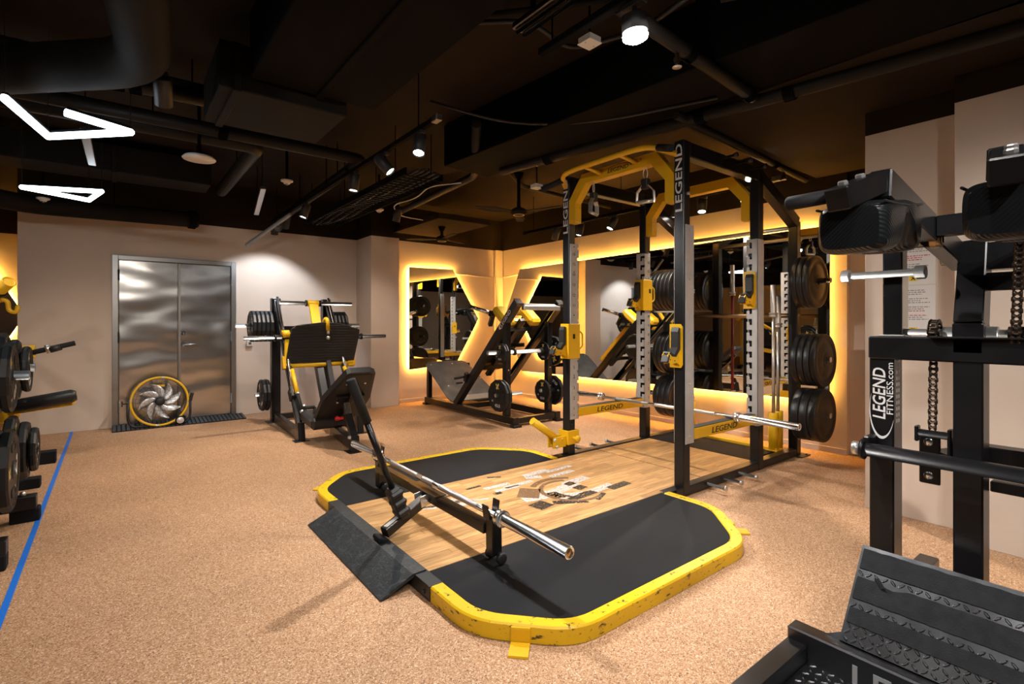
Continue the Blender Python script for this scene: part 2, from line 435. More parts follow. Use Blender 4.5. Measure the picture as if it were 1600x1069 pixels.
    def prism(s, poly, vec):
        """flat polygon (3d points) pushed along vec"""
        n = len(poly); vec = V(vec)
        vs = [V(p) for p in poly] + [V(p) + vec for p in poly]
        nm = V((0, 0, 0))
        for i in range(n):
            a, b = V(poly[i]), V(poly[(i + 1) % n]); nm += a.cross(b)
        fl = nm.dot(vec) > 0
        fs = [list(range(n))[::-1] if fl else list(range(n)), list(range(n, 2 * n)) if fl else list(range(n, 2 * n))[::-1]]
        for i in range(n):
            j = (i + 1) % n
            fs.append((i, j, n + j, n + i) if fl else (j, i, n + i, n + j))
        return s.add(vs, fs)
    def bolt(s, p, nrm, r=0.010, t=0.008):
        return s.lathe([(r, 0), (r, t * 0.7), (r * 0.75, t), (0, t)], p, nrm, 6, False)
    def ball(s, c, r, n=14, sc=(1, 1, 1)):
        vs = []; fs = []; m = n // 2
        for i in range(m + 1):
            th = math.pi * i / m
            for k in range(n):
                ph = 2 * math.pi * k / n
                vs.append((c[0] + r * sc[0] * math.sin(th) * math.cos(ph), c[1] + r * sc[1] * math.sin(th) * math.sin(ph), c[2] + r * sc[2] * math.cos(th)))
        for i in range(m):
            for k in range(n):
                l = (k + 1) % n
                fs.append((i * n + k, (i + 1) * n + k, (i + 1) * n + l, i * n + l))
        return s.add(vs, fs, True)
OFF = {}
SPLIT = set('rubber_foot hanger_rod joint_bracket yoke_horn yoke_arm stub_bolt axle_sleeve post_bolt plate_screw pad_bolt channel_bolt channel_hole pin_hole frame_bolt bar_strut frame_hole cover_screw chrome_bolt rim_clip cross_bolt yoke_collar bar_collar tie_tube cross_brace base_tube base_rail feed_cap tilt_knob side_handle stop_handle'.split())
def islands(mb):
    par = list(range(len(mb.v)))
    def find(i):
        while par[i] != i:
            par[i] = par[par[i]]; i = par[i]
        return i
    for f in mb.f:
        a = find(f[0])
        for i in f[1:]: par[find(i)] = a
    out = {}
    for k, f in enumerate(mb.f): out.setdefault(find(f[0]), []).append(k)
    res = []
    for ks in out.values():
        m = MB(); ids = {}
        for k in ks:
            for i in mb.f[k]:
                if i not in ids: ids[i] = len(m.v); m.v.append(mb.v[i])
            m.f.append([ids[i] for i in mb.f[k]]); m.s.append(mb.s[k])
        res.append(m)
    return res
def mesh(name, mb, mt, parent=None, kind=None, label=None, base=None):
    """one mesh object; world coordinates unless the parent thing is kept at the origin"""
    if parent is not None and name in SPLIT:
        first = None
        for m in islands(mb):
            o = mesh_one(name, m, mt, parent, kind, label, base); first = first or o
        return first
    return mesh_one(name, mb, mt, parent, kind, label, base)
def mesh_one(name, mb, mt, parent=None, kind=None, label=None, base=None):
    off = V((0, 0, 0))
    if parent is not None: off = OFF[parent.name]
    elif base is not None: off = V(base)
    me = bpy.data.meshes.new(name)
    me.from_pydata([tuple(V(p) - off) for p in mb.v], [], mb.f)
    me.polygons.foreach_set('use_smooth', mb.s)
    me.update()
    me.materials.append(M[mt] if isinstance(mt, str) else mt)
    o = bpy.data.objects.new(name, me); COL.objects.link(o)
    OFF[o.name] = off
    if parent is not None: o.parent = parent
    else: o.location = off
    if kind: o['kind'] = kind
    if label: o['label'] = label
    return o
def thing(name, label, cat, loc=(0, 0, 0), group=None):
    o = bpy.data.objects.new(name, None); COL.objects.link(o)
    o.empty_display_size = 0.1
    o.location = loc; OFF[o.name] = V(loc)
    return tag(o, label, cat, group)
def tag(o, label, cat, group=None):
    o['label'] = label; o['category'] = cat
    if group: o['group'] = group
    return o
def dup(root, loc, rot=None, label=None, group=None):
    """a copy of a thing with copies of its parts and sub-parts"""
    r = root.copy(); COL.objects.link(r); r.location = loc
    if rot is not None: r.rotation_euler = rot
    if label: r['label'] = label
    if group: r['group'] = group
    for ch in list(root.children):
        c = ch.copy(); COL.objects.link(c); c.parent = r
        for g in list(ch.children):
            d = g.copy(); COL.objects.link(d); d.parent = c
    return r
TXT = {}
def text(name, s, h, o, right, up, mt, parent=None, sx=1.0, bold=0.0, shear=0.0, ext=0.0008, width=None, align='CENTER'):
    """lettering as a thin mesh: cap height h, centred on o"""
    key = (s, bold, shear)
    if key not in TXT:
        cu = bpy.data.curves.new('lettering', 'FONT'); cu.body = s; cu.align_x = 'CENTER'; cu.align_y = 'CENTER'
        cu.size = 1; cu.offset = bold; cu.shear = shear; cu.resolution_u = 3; cu.extrude = 0.02
        ob = bpy.data.objects.new('lettering', cu); COL.objects.link(ob)
        bpy.context.view_layer.update()
        me = bpy.data.meshes.new_from_object(ob.evaluated_get(bpy.context.evaluated_depsgraph_get()))
        vs = [tuple(v.co) for v in me.vertices]; fs = [list(p.vertices) for p in me.polygons]
        bpy.data.objects.remove(ob); bpy.data.meshes.remove(me)
        x0 = min(v[0] for v in vs); x1 = max(v[0] for v in vs); y0 = min(v[1] for v in vs); y1 = max(v[1] for v in vs)
        TXT[key] = ([((v[0] - (x0 + x1) / 2), (v[1] - (y0 + y1) / 2), v[2]) for v in vs], fs, x1 - x0, y1 - y0)
    vs, fs, w, hh = TXT[key]
    k = h / hh
    kx = width / w if width else k * sx
    right, up = V(right).normalized(), V(up).normalized(); n = right.cross(up)
    mb = MB(); mb.add([V(o) + right * v[0] * kx + up * v[1] * k + n * (ext if v[2] > 0 else -0.0004) for v in vs], fs)
    return mesh(name, mb, mt, parent)
def arc(c, u, v, r, a0, a1, n=8):
    return [V(c) + V(u) * r * math.cos(R(a0 + (a1 - a0) * i / n)) + V(v) * r * math.sin(R(a0 + (a1 - a0) * i / n)) for i in range(n + 1)]
def rbend(pts, r, n=5):
    """polyline with its corners rounded"""
    pts = [V(p) for p in pts]; out = [pts[0]]
    for i in range(1, len(pts) - 1):
        a, b, c = pts[i - 1], pts[i], pts[i + 1]
        d1 = (a - b).normalized(); d2 = (c - b).normalized()
        k = min(r, (a - b).length * 0.49, (c - b).length * 0.49)
        p0, p2 = b + d1 * k, b + d2 * k
        for j in range(n + 1):
            t = j / n
            out.append(p0 * (1 - t) ** 2 + b * 2 * t * (1 - t) + p2 * t * t)
    out.append(pts[-1])
    return out
# ---------------------------------------------------------------- room shell
XM, YB, YR, ZW, ZC = 5.04, 7.12, 6.77, 2.33, 2.82
mb = MB(); mb.box(-6.5, 5.6, -4, 10.2, -0.1, 0, 0.0)
mesh('floor', mb, 'floor', kind='structure')
mb = MB(); mb.box(-6.5, 5.6, -4, 10.2, ZC, ZC + 0.1, 0.0)
mesh('ceiling', mb, 'ceil', kind='structure')
def wall(name, x0, x1, y0, y1, z0=0.0, z1=ZW, m='wall'):
    b = MB(); b.box(x0, x1, y0, y1, z0, z1, 0.002)
    o = mesh(name, b, m, kind='structure')
    return o
def wall2(name, x0, x1, y0, y1):
    w = wall(name, x0, x1, y0, y1)
    b = MB(); b.box(x0, x1, y0, y1, ZW, ZC, 0.001)
    mesh('painted_band', b, 'brown', w)
    return w
wall2('wall_back', -0.77, 2.73, YB, YB + 0.15)
wall2('wall_pillar', 2.73, 3.14, 6.60, YB + 0.15)
wall2('wall_recess', 3.14, XM + 0.2, YR, YR + 0.2)
wall2('wall_mirror', XM, XM + 0.2, 1.72, YR)
wall2('wall_alcove', XM + 0.06, XM + 0.2, 1.0, 1.72)
wp = wall2('wall_right', 3.72, XM + 0.2, 0.70, 1.17)
wall2('wall_right_near', 3.53, XM + 0.2, -4.0, 0.70)
wall2('wall_front', -6.5, 3.53, -4.15, -4.0)
wall2('wall_left', -6.65, -6.5, -4.15, 9.6)
wall2('wall_far', -6.5, -0.62, 9.4, 9.6)
wall2('wall_return', -0.77, -0.62, YB + 0.15, 9.4)
wall('trim_1', 4.90, XM, YR - 0.055, YR, 0.0, ZW, 'wall')
b = MB(); b.box(XM - 0.012, XM, 1.72, YR, 0, 0.05, 0.002); mesh('baseboard_right', b, 'wall', kind='structure')
b = MB(); b.box(3.14, 4.90, YR - 0.012, YR, 0, 0.05, 0.002); mesh('baseboard_back', b, 'wall', kind='structure')
# lowered slab on the right, soffit panel in the corner, deep beam
b = MB(); b.box(2.9, XM, -3.98, 1.97, 2.47, ZC, 0.004); mesh('trim_2', b, 'ceil', kind='structure')
b = MB(); b.box(3.05, 3.80, 5.33, 6.58, 2.40, 2.46, 0.004); mesh('trim_3', b, 'ceil', kind='structure')
b = MB(); b.bar((2.42, 3.75, 2.64), (2.92, -2.4, 2.64), 0.48, 0.34); mesh('trim_4', b, 'duct_black', kind='structure')
# thin surface conduit across the two walls
b = MB(); b.tube([(4.12, YR - 0.008, 1.905), (4.89, YR - 0.008, 1.885)], 0.008, 8)
b.tube([(4.885, YR - 0.062, 1.885), (XM - 0.01, YR - 0.062, 1.885), (XM - 0.01, 6.26, 1.915)], 0.008, 8)
tag(mesh('conduit', b, 'wall'), 'thin wall-coloured conduit running round the lit corner between the mirrors', 'conduit')
# ---------------------------------------------------------------- mirrors with amber strips behind them
def mirror(name, label, poly, nrm, gap=0.045, th=0.006):
    """poly: 3d outline on the glass face; nrm points into the room"""
    n = V(nrm); t = thing(name, label, 'mirror', poly[0])
    b = MB(); b.prism(poly, -n * th); mesh('glass', b, 'mirror', t)
    c = sum((V(p) for p in poly), V((0, 0, 0))) / len(poly)
    b = MB()
    b.prism([c + (V(p) - c) * 0.93 - n * (th + 0.0005) for p in poly], -n * (gap - th - 0.002)); mesh('backing', b, 'satin', t)
    b = MB(); m = len(poly)
    ins = [c + (V(p) - c) * 0.965 - n * (gap * 0.55) for p in poly]
    for i in range(m):
        p, q = ins[i], ins[(i + 1) % m]
        if (p - q).length > 0.05: b.bar(p, q, 0.010, 0.010, n, 0.001)
    mesh('light_strip', b, 'led_amber', t)
    return t
g = 0.045
mirror('backlit_mirror', 'backlit hexagonal mirror on the recessed wall left of the plate-loaded hack squat',
       [(3.354, YR - g, 0.47), (4.15, YR - g, 0.53), (4.56, YR - g, 1.21), (4.09, YR - g, 1.965), (3.354, YR - g, 1.955)], (0, -1, 0))
mirror('backlit_mirror', 'long backlit mirror filling the wall behind the power rack',
       [(XM - g, 1.84, 0.455), (XM - g, 6.17, 0.40), (XM - g, 6.60, 1.27), (XM - g, 6.22, 1.985), (XM - g, 1.84, 2.02)], (-1, 0, 0))
mirror('backlit_mirror', 'backlit mirror panel in the far alcove at the left picture edge',
       [(-2.2, 9.35, 0.5), (-1.33, 9.35, 0.5), (-0.94, 9.35, 1.25), (-1.33, 9.35, 2.0), (-2.2, 9.35, 2.0)], (0, -1, 0))
# ---------------------------------------------------------------- steel double door
DY = YB
d = thing('door_1', 'buckled stainless steel double door with lever handle behind the floor fan', 'door', (0.58, DY, 0)); d['kind'] = 'structure'
b = MB()
b.box(-0.02, 0.035, DY - 0.035, DY - 0.001, 0, 1.90); b.box(1.135, 1.19, DY - 0.035, DY - 0.001, 0, 1.90); b.box(0.035, 1.135, DY - 0.035, DY - 0.001, 1.85, 1.90)
mesh('door_frame', b, 'hinge', d)
for k, (x0, x1) in enumerate(((0.039, 0.583), (0.589, 1.131))):
    b = MB(); b.box(x0, x1, DY - 0.024, DY - 0.001, 0.015, 1.846, 0.004)
    lf = mesh('door_leaf', b, 'door', d)
    if k == 1:
        b = MB(); b.cyl((0.64, DY - 0.024, 0.90), (0.64, DY - 0.032, 0.90), 0.028); b.cyl((0.64, DY - 0.03, 0.90), (0.64, DY - 0.075, 0.90), 0.010)
        b.tube(rbend([(0.64, DY - 0.07, 0.90), (0.66, DY - 0.072, 0.90), (0.765, DY - 0.068, 0.898)], 0.01), 0.009, 10)
        mesh('lever_handle', b, 'chrome', lf)
        b = MB(); b.cyl((0.64, DY - 0.024, 1.03), (0.64, DY - 0.033, 1.03), 0.026); b.box(0.634, 0.646, DY - 0.05, DY - 0.03, 1.015, 1.045, 0.002)
        mesh('lock_cylinder', b, 'chrome', lf)
        b = MB(); b.box(0.5895, 0.612, DY - 0.029, DY - 0.0235, 0.02, 1.84, 0.002); mesh('meeting_strip', b, 'hinge', lf)
    hx = 0.037 if k == 0 else 1.133
    for hz in (0.17, 0.93, 1.62):
        b = MB(); b.cyl((hx, DY - 0.038, hz), (hx, DY - 0.038, hz + 0.12), 0.009, 12); mesh('door_hinge', b, 'hinge', lf)
# ribbed threshold mat, ribs as geometry
t = thing('threshold_mat', 'black ribbed rubber threshold mat in front of the steel door', 'mat', (0.6, 6.95, 0))
b = MB(); b.prism([(-0.02, 7.08, 0.0), (-0.02, 6.80, 0.0), (-0.02, 6.80, 0.006), (-0.02, 7.08, 0.03)], (1.27, 0, 0)); mesh('base_sheet', b, 'rubber', t)
for i in range(32):
    x = 0.0 + i * 0.04
    b = MB() if i == 0 else b
    if i == 0:
        b.prism([(x - 0.013, 6.805, 0.005), (x + 0.013, 6.805, 0.005), (x + 0.013, 7.075, 0.029), (x - 0.013, 7.075, 0.029)], (0, 0, 0.006))
        rib = mesh('rib', b, 'rib', t)
    else:
        c = rib.copy(); COL.objects.link(c); c.location.x = i * 0.04
# ---------------------------------------------------------------- barbells (built along +Y from the near end)
def barbell(name, label, loc, L=2.2, sl=0.415, shaft='chrome', sleeve='chrome', group=None, rs=0.025, knurl=True):
    t = thing(name, label, 'barbell', loc, group)
    o = V(loc)
    P = lambda y: o + V((0, y, 0))
    c = sl + 0.030
    b = MB(); b.tube([P(c - 0.01), P(L - c + 0.01)], 0.014, 16); mesh('shaft', b, shaft, t)
    if knurl:
        k0 = c + 0.17
        for a, e in ((k0, k0 + 0.36), (L / 2 - 0.06, L / 2 + 0.06), (L - k0 - 0.36, L - k0)):
            b = MB(); b.tube([P(a), P(e)], 0.0146, 16, False); mesh('knurled_grip', b, 'knurl', t)
    for s in (0, 1):
        q = (lambda y: P(y)) if s == 0 else (lambda y: P(L - y))
        ax = (0, 1, 0) if s == 0 else (0, -1, 0)
        b = MB(); b.lathe([(0, 0.004), (rs * 0.72, 0.004), (rs * 0.78, 0.0), (rs - 0.001, 0.0), (rs, 0.002), (rs, 0.002), (rs, sl)], q(0), ax, 24); sv = mesh('sleeve', b, sleeve, t)
        b = MB(); b.lathe([(0, 0.002), (rs * 0.5, 0.002), (rs * 0.55, 0.0035), (rs * 0.70, 0.0035)], q(0), ax, 20); mesh('end_cap', b, 'bronze', sv)
        b = MB(); b.lathe([(rs, sl - 0.002), (rs + 0.012, sl), (rs + 0.012, sl), (rs + 0.012, sl + 0.012), (rs + 0.004, sl + 0.014), (rs + 0.004, sl + 0.022), (rs + 0.01, sl + 0.024), (rs + 0.01, sl + 0.036), (0.014, sl + 0.038)], q(0), ax, 26); mesh('collar', b, sleeve, t)
    return t
barbell('barbell', 'chrome barbell resting on the black deadlift jack at the front of the platform', (1.356, 1.387, 0.292))
barbell('barbell', 'chrome barbell lying across the yellow safety beams inside the power rack', (3.62, 1.515, 0.4605))
# ---------------------------------------------------------------- lifting platform
ZP = 0.065
OUT = [(p.x, p.y) for p in rbend([(1.035, 1.93, 0), (1.035, 1.585, 0), (1.305, 1.29, 0), (2.50, 1.29, 0), (2.84, 1.64, 0), (2.84, 1.985, 0)], 0.12, 6)]
def inset(pl, w):
    out = []
    for i, p in enumerate(pl):
        a = V(pl[max(0, i - 1)]); c = V(pl[min(len(pl) - 1, i + 1)]); p = V(p)
        d1 = (p - a).normalized() if i else (c - p).normalized(); d2 = (c - p).normalized() if i < len(pl) - 1 else d1
        n1 = V((-d1.y, d1.x)); n2 = V((-d2.y, d2.x)); m = (n1 + n2).normalized()
        k = w / max(0.3, m.dot(n1))
        out.append((p.x + m.x * k, p.y + m.y * k))
    return out
t = thing('lifting_platform', 'lifting platform with oak centre, black rubber sides and scuffed yellow steel edge', 'platform', (1.9, 2.51, 0))
MIR = lambda pl: [(x, 5.03 - y) for x, y in pl]
for side in (0, 1):
    f = (lambda p: p) if side == 0 else MIR
    o1, i1, o2 = f(OUT), f(inset(OUT, 0.062)), f(inset(OUT, 0.006))
    i0 = f(inset(OUT, 0.056))
    b = MB(); m = len(OUT)
    vs = [(x, y, 0.002) for x, y in o1] + [(x, y, ZP - 0.006) for x, y in o1] + [(x, y, ZP + 0.001) for x, y in o2] + [(x, y, ZP + 0.001) for x, y in i0] + [(x, y, ZP - 0.004) for x, y in i1] + [(x, y, 0.002) for x, y in i1]
    fs = []
    for r in range(5):
        for k in range(m - 1):
            q = (r * m + k, r * m + k + 1, (r + 1) * m + k + 1, (r + 1) * m + k)
            fs.append(q if side == 0 else q[::-1])
    for k in (0, m - 1):
        e = [r * m + k for r in range(6)]; fs.append(e)
    b.add(vs, fs); mesh('edge_frame', b, 'yellow_worn', t)
    b = MB(); pl = [(x, y, 0.004) for x, y in i1]
    pl[0] = (1.097, pl[0][1], 0.004)
    yw = 2.004 if side == 0 else 5.03 - 2.004
    pl = [(1.095, yw, 0.004)] + pl + [(2.78, yw, 0.004)]
    b.prism(pl, (0, 0, ZP - 0.006)); mesh('rubber_mat', b, 'rubber', t)
    # fixing tabs on the floor
    for (px, py, dx, dy) in ((1.165, 1.445, -0.7071, -0.7071), (2.70, 1.49, 0.7071, -0.7071)):
        n = V((dx, dy, 0)); u = V((-dy, dx, 0)); p0 = V((px, py, 0))
        fy = (lambda v: v) if side == 0 else (lambda v: V((v.x, 5.03 - v.y, v.z)))
        b = MB()
        for sg in (0,):
            pr = [(-0.004, 0.058), (0.008, 0.058), (0.010, 0.052), (0.010, 0.008), (0.090, 0.008), (0.092, 0.001), (-0.004, 0.001)]
            pts = [fy(p0 + n * a + u * 0.035 + V((0, 0, z))) for a, z in pr]
            b.prism(pts, fy(p0 + u * -0.035) - fy(p0 + u * 0.035))
        tb = mesh('fixing_tab', b, 'yellow', t)
        b = MB(); pc = [p0 + n * (0.058 + 0.006 * math.sin(a)) + u * (0.018 * math.cos(a)) + V((0, 0, 0.0072)) for a in [2 * math.pi * k / 14 for k in range(14)]]
        b.prism([fy(p) for p in pc], (0, 0, 0.0006)); mesh('bolt_slot', b, 'ink', tb)
# oak staves, each a piece of its own, laid end to end along x
tmpl = {}
NR = 22; wy = (3.018 - 2.006) / NR
b = MB(); b.box(1.094, 4.0, 2.006, 3.02, 0.004, ZP - 0.014, 0.001); mesh('wood_core', b, 'satin', t)
def stave(L):
    L = round(L, 2)
    if L not in tmpl:
        b = MB(); b.box(0.0006, L - 0.0006, -wy / 2 + 0.0003, wy / 2 - 0.0003, -0.014, 0.0, 0.0008)
        me = bpy.data.meshes.new('plank'); me.from_pydata(b.v, [], b.f); me.materials.append(M['wood']); tmpl[L] = me
    return tmpl[L]
off = OFF[t.name]
for (xa, xb) in ((1.094, 3.276), (3.290, 3.99)):
    for r in range(NR):
        x = xa
        first = True
        while x < xb - 0.01:
            L = random.choice((0.34, 0.42, 0.5, 0.58, 0.66))
            if first: L = random.choice((0.18, 0.26, 0.34, 0.46, 0.58)); first = False
            if x + L > xb - 0.12: L = xb - x
            o = bpy.data.objects.new('plank', stave(L)); COL.objects.link(o); o.parent = t
            o.location = V((x, 2.006 + (r + 0.5) * wy, ZP)) - off
            x += L
b = MB(); b.box(4.0, 4.44, 2.06, 3.03, 0.004, ZP - 0.002, 0.002); mesh('rubber_mat', b, 'rubber', t)
b = MB(); b.box(1.086, 1.0935, 2.01, 3.02, 0.004, ZP - 0.001, 0.001); mesh('edge_strip', b, 'wood', t)
# emblem printed on the oak, mostly rubbed away
ze = ZP + 0.0004
b = MB()
def flat(poly): b.add([(x, y, ze) for x, y in poly], [list(range(len(poly)))])
E0 = V((2.33, 2.39))
def ring(c, r0, r1, a0, a1, n=22):
    for i in range(n):
        p, q = R(a0 + (a1 - a0) * i / n), R(a0 + (a1 - a0) * (i + 1) / n)
        flat([(c[0] + r0 * math.cos(p), c[1] + r0 * math.sin(p)), (c[0] + r1 * math.cos(p), c[1] + r1 * math.sin(p)), (c[0] + r1 * math.cos(q), c[1] + r1 * math.sin(q)), (c[0] + r0 * math.cos(q), c[1] + r0 * math.sin(q))])
def quad(cx, cy, l, w, a):
    u = V((math.cos(R(a)), math.sin(R(a)))); v = V((-u.y, u.x)); c = V((cx, cy))
    flat([tuple(c - u * l - v * w), tuple(c + u * l - v * w), tuple(c + u * l + v * w), tuple(c - u * l + v * w)])
quad(2.12, 2.42, 0.13, 0.045, -12); quad(2.36, 2.46, 0.13, 0.05, 12); quad(2.52, 2.52, 0.12, 0.04, 8); quad(2.10, 2.54, 0.05, 0.05, 60)
quad(2.50, 2.30, 0.16, 0.035, 6); quad(2.22, 2.36, 0.04, 0.13, 20); quad(2.30, 2.33, 0.14, 0.035, -20)
quad(2.02, 2.76, 0.10, 0.022, 0); quad(2.16, 2.70, 0.12, 0.022, 0); quad(2.05, 2.68, 0.10, 0.022, 0); quad(2.42, 2.83, 0.12, 0.03, 6); quad(2.62, 2.80, 0.13, 0.022, 4)
quad(2.56, 2.70, 0.12, 0.024, 4); quad(2.34, 2.76, 0.06, 0.03, -20); quad(1.64, 2.66, 0.035, 0.075, 10); quad(1.50, 2.66, 0.08, 0.014, -25); quad(1.78, 2.62, 0.06, 0.014, -25)
mesh('worn_emblem', b, 'emblem_silver', t, kind='stuff')
b = MB(); ze += 0.0002
quad(2.02, 2.31, 0.06, 0.055, 10); quad(2.20, 2.245, 0.11, 0.03, -30); quad(2.34, 2.28, 0.12, 0.03, 4); quad(2.68, 2.27, 0.10, 0.035, 4); quad(2.44, 2.40, 0.045, 0.035, 10); quad(2.42, 2.20, 0.07, 0.018, 25)
quad(1.58, 2.85, 0.05, 0.012, 0); quad(1.66, 2.79, 0.05, 0.012, 0); quad(1.62, 2.82, 0.012, 0.05, 0); quad(1.88, 2.83, 0.06, 0.013, 5); quad(2.12, 2.93, 0.05, 0.012, -30); quad(1.42, 2.78, 0.02, 0.014, 0); quad(1.46, 2.70, 0.06, 0.014, -20); quad(1.68, 2.66, 0.04, 0.022, -20); quad(1.94, 2.64, 0.03, 0.018, 0)
mesh('worn_emblem', b, 'emblem_black', t, kind='stuff')
b = MB(); ze += 0.0002
ring((2.36, 2.40), 0.185, 0.215, 60, 290); ring((2.36, 2.40), 0.235, 0.275, 50, 130); quad(2.10, 2.52, 0.09, 0.07, 45)
mesh('worn_emblem', b, 'emblem_brown', t, kind='stuff')
# front steel plate and scuffed ramp leaning on it
b = MB(); b.box(1.030, 1.036, 1.88, 3.15, 0.004, ZP - 0.001, 0.001); b.box(1.030, 1.094, 1.88, 3.15, ZP - 0.004, ZP + 0.002, 0.001)
for y in (1.925, 3.105): b.bolt((1.030, y, 0.03), (-1, 0, 0), 0.009, 0.006)
mesh('front_plate', b, 'satin', t)
t = thing('entry_ramp', 'scuffed black rubber ramp leaning against the front edge of the platform', 'ramp', (0.95, 2.51, 0))
b = MB(); b.prism([(0.872, 2.01, 0.001), (0.880, 2.01, 0.0), (1.028, 2.01, 0.058), (1.085, 2.01, ZP + 0.003), (1.085, 2.01, ZP + 0.009), (1.02, 2.01, ZP + 0.007), (0.872, 2.01, 0.008)], (0, 1.006, 0))
mesh('ramp_sheet', b, 'ramp', t)
b = MB(); b.box(0.98, 1.02, 2.10, 2.92, 0.0, 0.034, 0.002); mesh('ramp_support', b, 'satin', t)
# ---------------------------------------------------------------- power rack
rk = thing('power_rack', 'tall black and yellow power rack with silver slotted uprights at the back of the platform', 'rack', (3.5, 2.53, 0))
YR0, YR1 = (1.968, 2.044), (3.050, 3.126)
ZT = 2.375
def upright(x0, ys, zt=ZT):
    b = MB(); b.box(x0, x0 + 0.076, ys[0], ys[1], 0.0, zt, 0.006)
    o = mesh('upright', b, 'black', rk)
    return o
ups = {}
for nm, x0, ys in (('FR', 2.97, YR0), ('FL', 2.97, YR1), ('BR', 3.98, YR0), ('BL', 3.98, YR1)):
    ups[nm] = upright(x0, ys)
rear = {}
for nm, ys in (('R', YR0), ('L', YR1)):
    b = MB(); b.box(4.650, 4.726, ys[0], ys[1], 0.0, 2.04, 0.006); rear[nm] = mesh('rear_post', b, 'black', rk)
# holes and bolts on the visible faces
for nm, x0, ys in (('FR', 2.97, YR0), ('FL', 2.97, YR1)):
    b = MB()
    for z in [0.16 + 0.05 * k for k in range(4)]:
        b.cyl((x0 + 0.038, ys[0] - 0.0003, z), (x0 + 0.038, ys[0] + 0.002, z), 0.007, 10)
    mesh('pin_hole', b, 'ink', ups[nm])
# slotted silver channels wrapped round the uprights
NS, Z1, PIT = 17, 0.443, 0.0858
ZB, ZTO = 0.352, 1.812
def channel(nm, x0, ys, front, inner):
    """front: the slots face +X (front uprights) or -X (rear ones); inner: side (+1/-1 in Y) the slots open to"""
    b = MB()
    xa, xb = (x0 + 0.012, x0 + 0.108) if front else (x0 - 0.032, x0 + 0.064)
    th = 0.006
    ya, yb = ys[0] - th - 0.001, ys[1] + th + 0.001
    xs = xb if front else xa
    sx = -1 if front else 1
    # plain outer cheek and toothed inner cheek
    for side in (-1, 1):
        y = ya if side < 0 else yb - th
        if side == inner:
            e0, e1 = (xa, xs - 0.016) if front else (xs + 0.016, xb)
            b.box(e0, e1, y, y + th, ZB, ZTO, 0.001)
            t0, t1 = sorted((xs, xs + sx * 0.016))
            z = ZB
            for k in range(NS):
                zc = Z1 + (k - 0.45) * PIT
                b.box(t0, t1, y, y + th, z, zc - 0.011, 0.0008); z = zc + 0.011
            b.box(t0, t1, y, y + th, z, ZTO, 0.0008)
        else:
            b.box(xa, xb, y, y + th, ZB, ZTO, 0.001)
    # slotted web: edge column cut through, middle column with the hook drop, far column whole
    w0, w1 = sorted((xs, xs + sx * th))
    W = yb - ya
    def col(f0, f1, gaps):
        e0, e1 = (ya + W * f0, ya + W * f1) if inner < 0 else (yb - W * f1, yb - W * f0)
        z = ZB
        for (g0, g1) in gaps:
            b.box(w0, w1, e0, e1, z, g0, 0.0005); z = g1
        b.box(w0, w1, e0, e1, z, ZTO, 0.0005)
    zc = [Z1 + (k - 0.45) * PIT for k in range(NS)]
    col(0.0, 0.26, [(z - 0.011, z + 0.011) for z in zc])
    col(0.26, 0.48, [(z - 0.036, z + 0.011) for z in zc])
    col(0.48, 1.0, [])
    o = mesh('slotted_channel', b, 'plate_grey', rk)
    # bolts and stamped numbers on the -Y cheek
    b = MB()
    for z in (0.40, 0.75, 1.10, 1.45, 1.78): b.bolt((x0 + 0.045 + (0.012 if front else -0.012), ya, z), (0, -1, 0), 0.0075, 0.006)
    if nm in ('FR', 'BR'): mesh('channel_bolt', b, 'zinc', o)
    else:
        for k in range(16):
            if nm == 'FL' and 5 <= k <= 9: continue
            if nm == 'BL' and 10 <= k <= 13: continue
            text('number', str(k + 1), 0.026, (x0 + 0.046 + (0.008 if front else -0.008), ya - 0.0002, Z1 + k * PIT), (1, 0, 0), (0, 0, 1), 'ink', o)
        b = MB()
        for z in (0.385, 0.72, 1.22, 1.58, 1.79): b.cyl((x0 + 0.046 + (0.008 if front else -0.008), ya - 0.0004, z), (x0 + 0.046 + (0.008 if front else -0.008), ya + 0.002, z), 0.008, 10)
        mesh('channel_hole', b, 'ink', o)
    return o
channel('FR', 2.97, YR0, True, 1); channel('FL', 2.97, YR1, True, -1)
channel('BR', 3.98, YR0, False, 1); channel('BL', 3.98, YR1, False, -1)
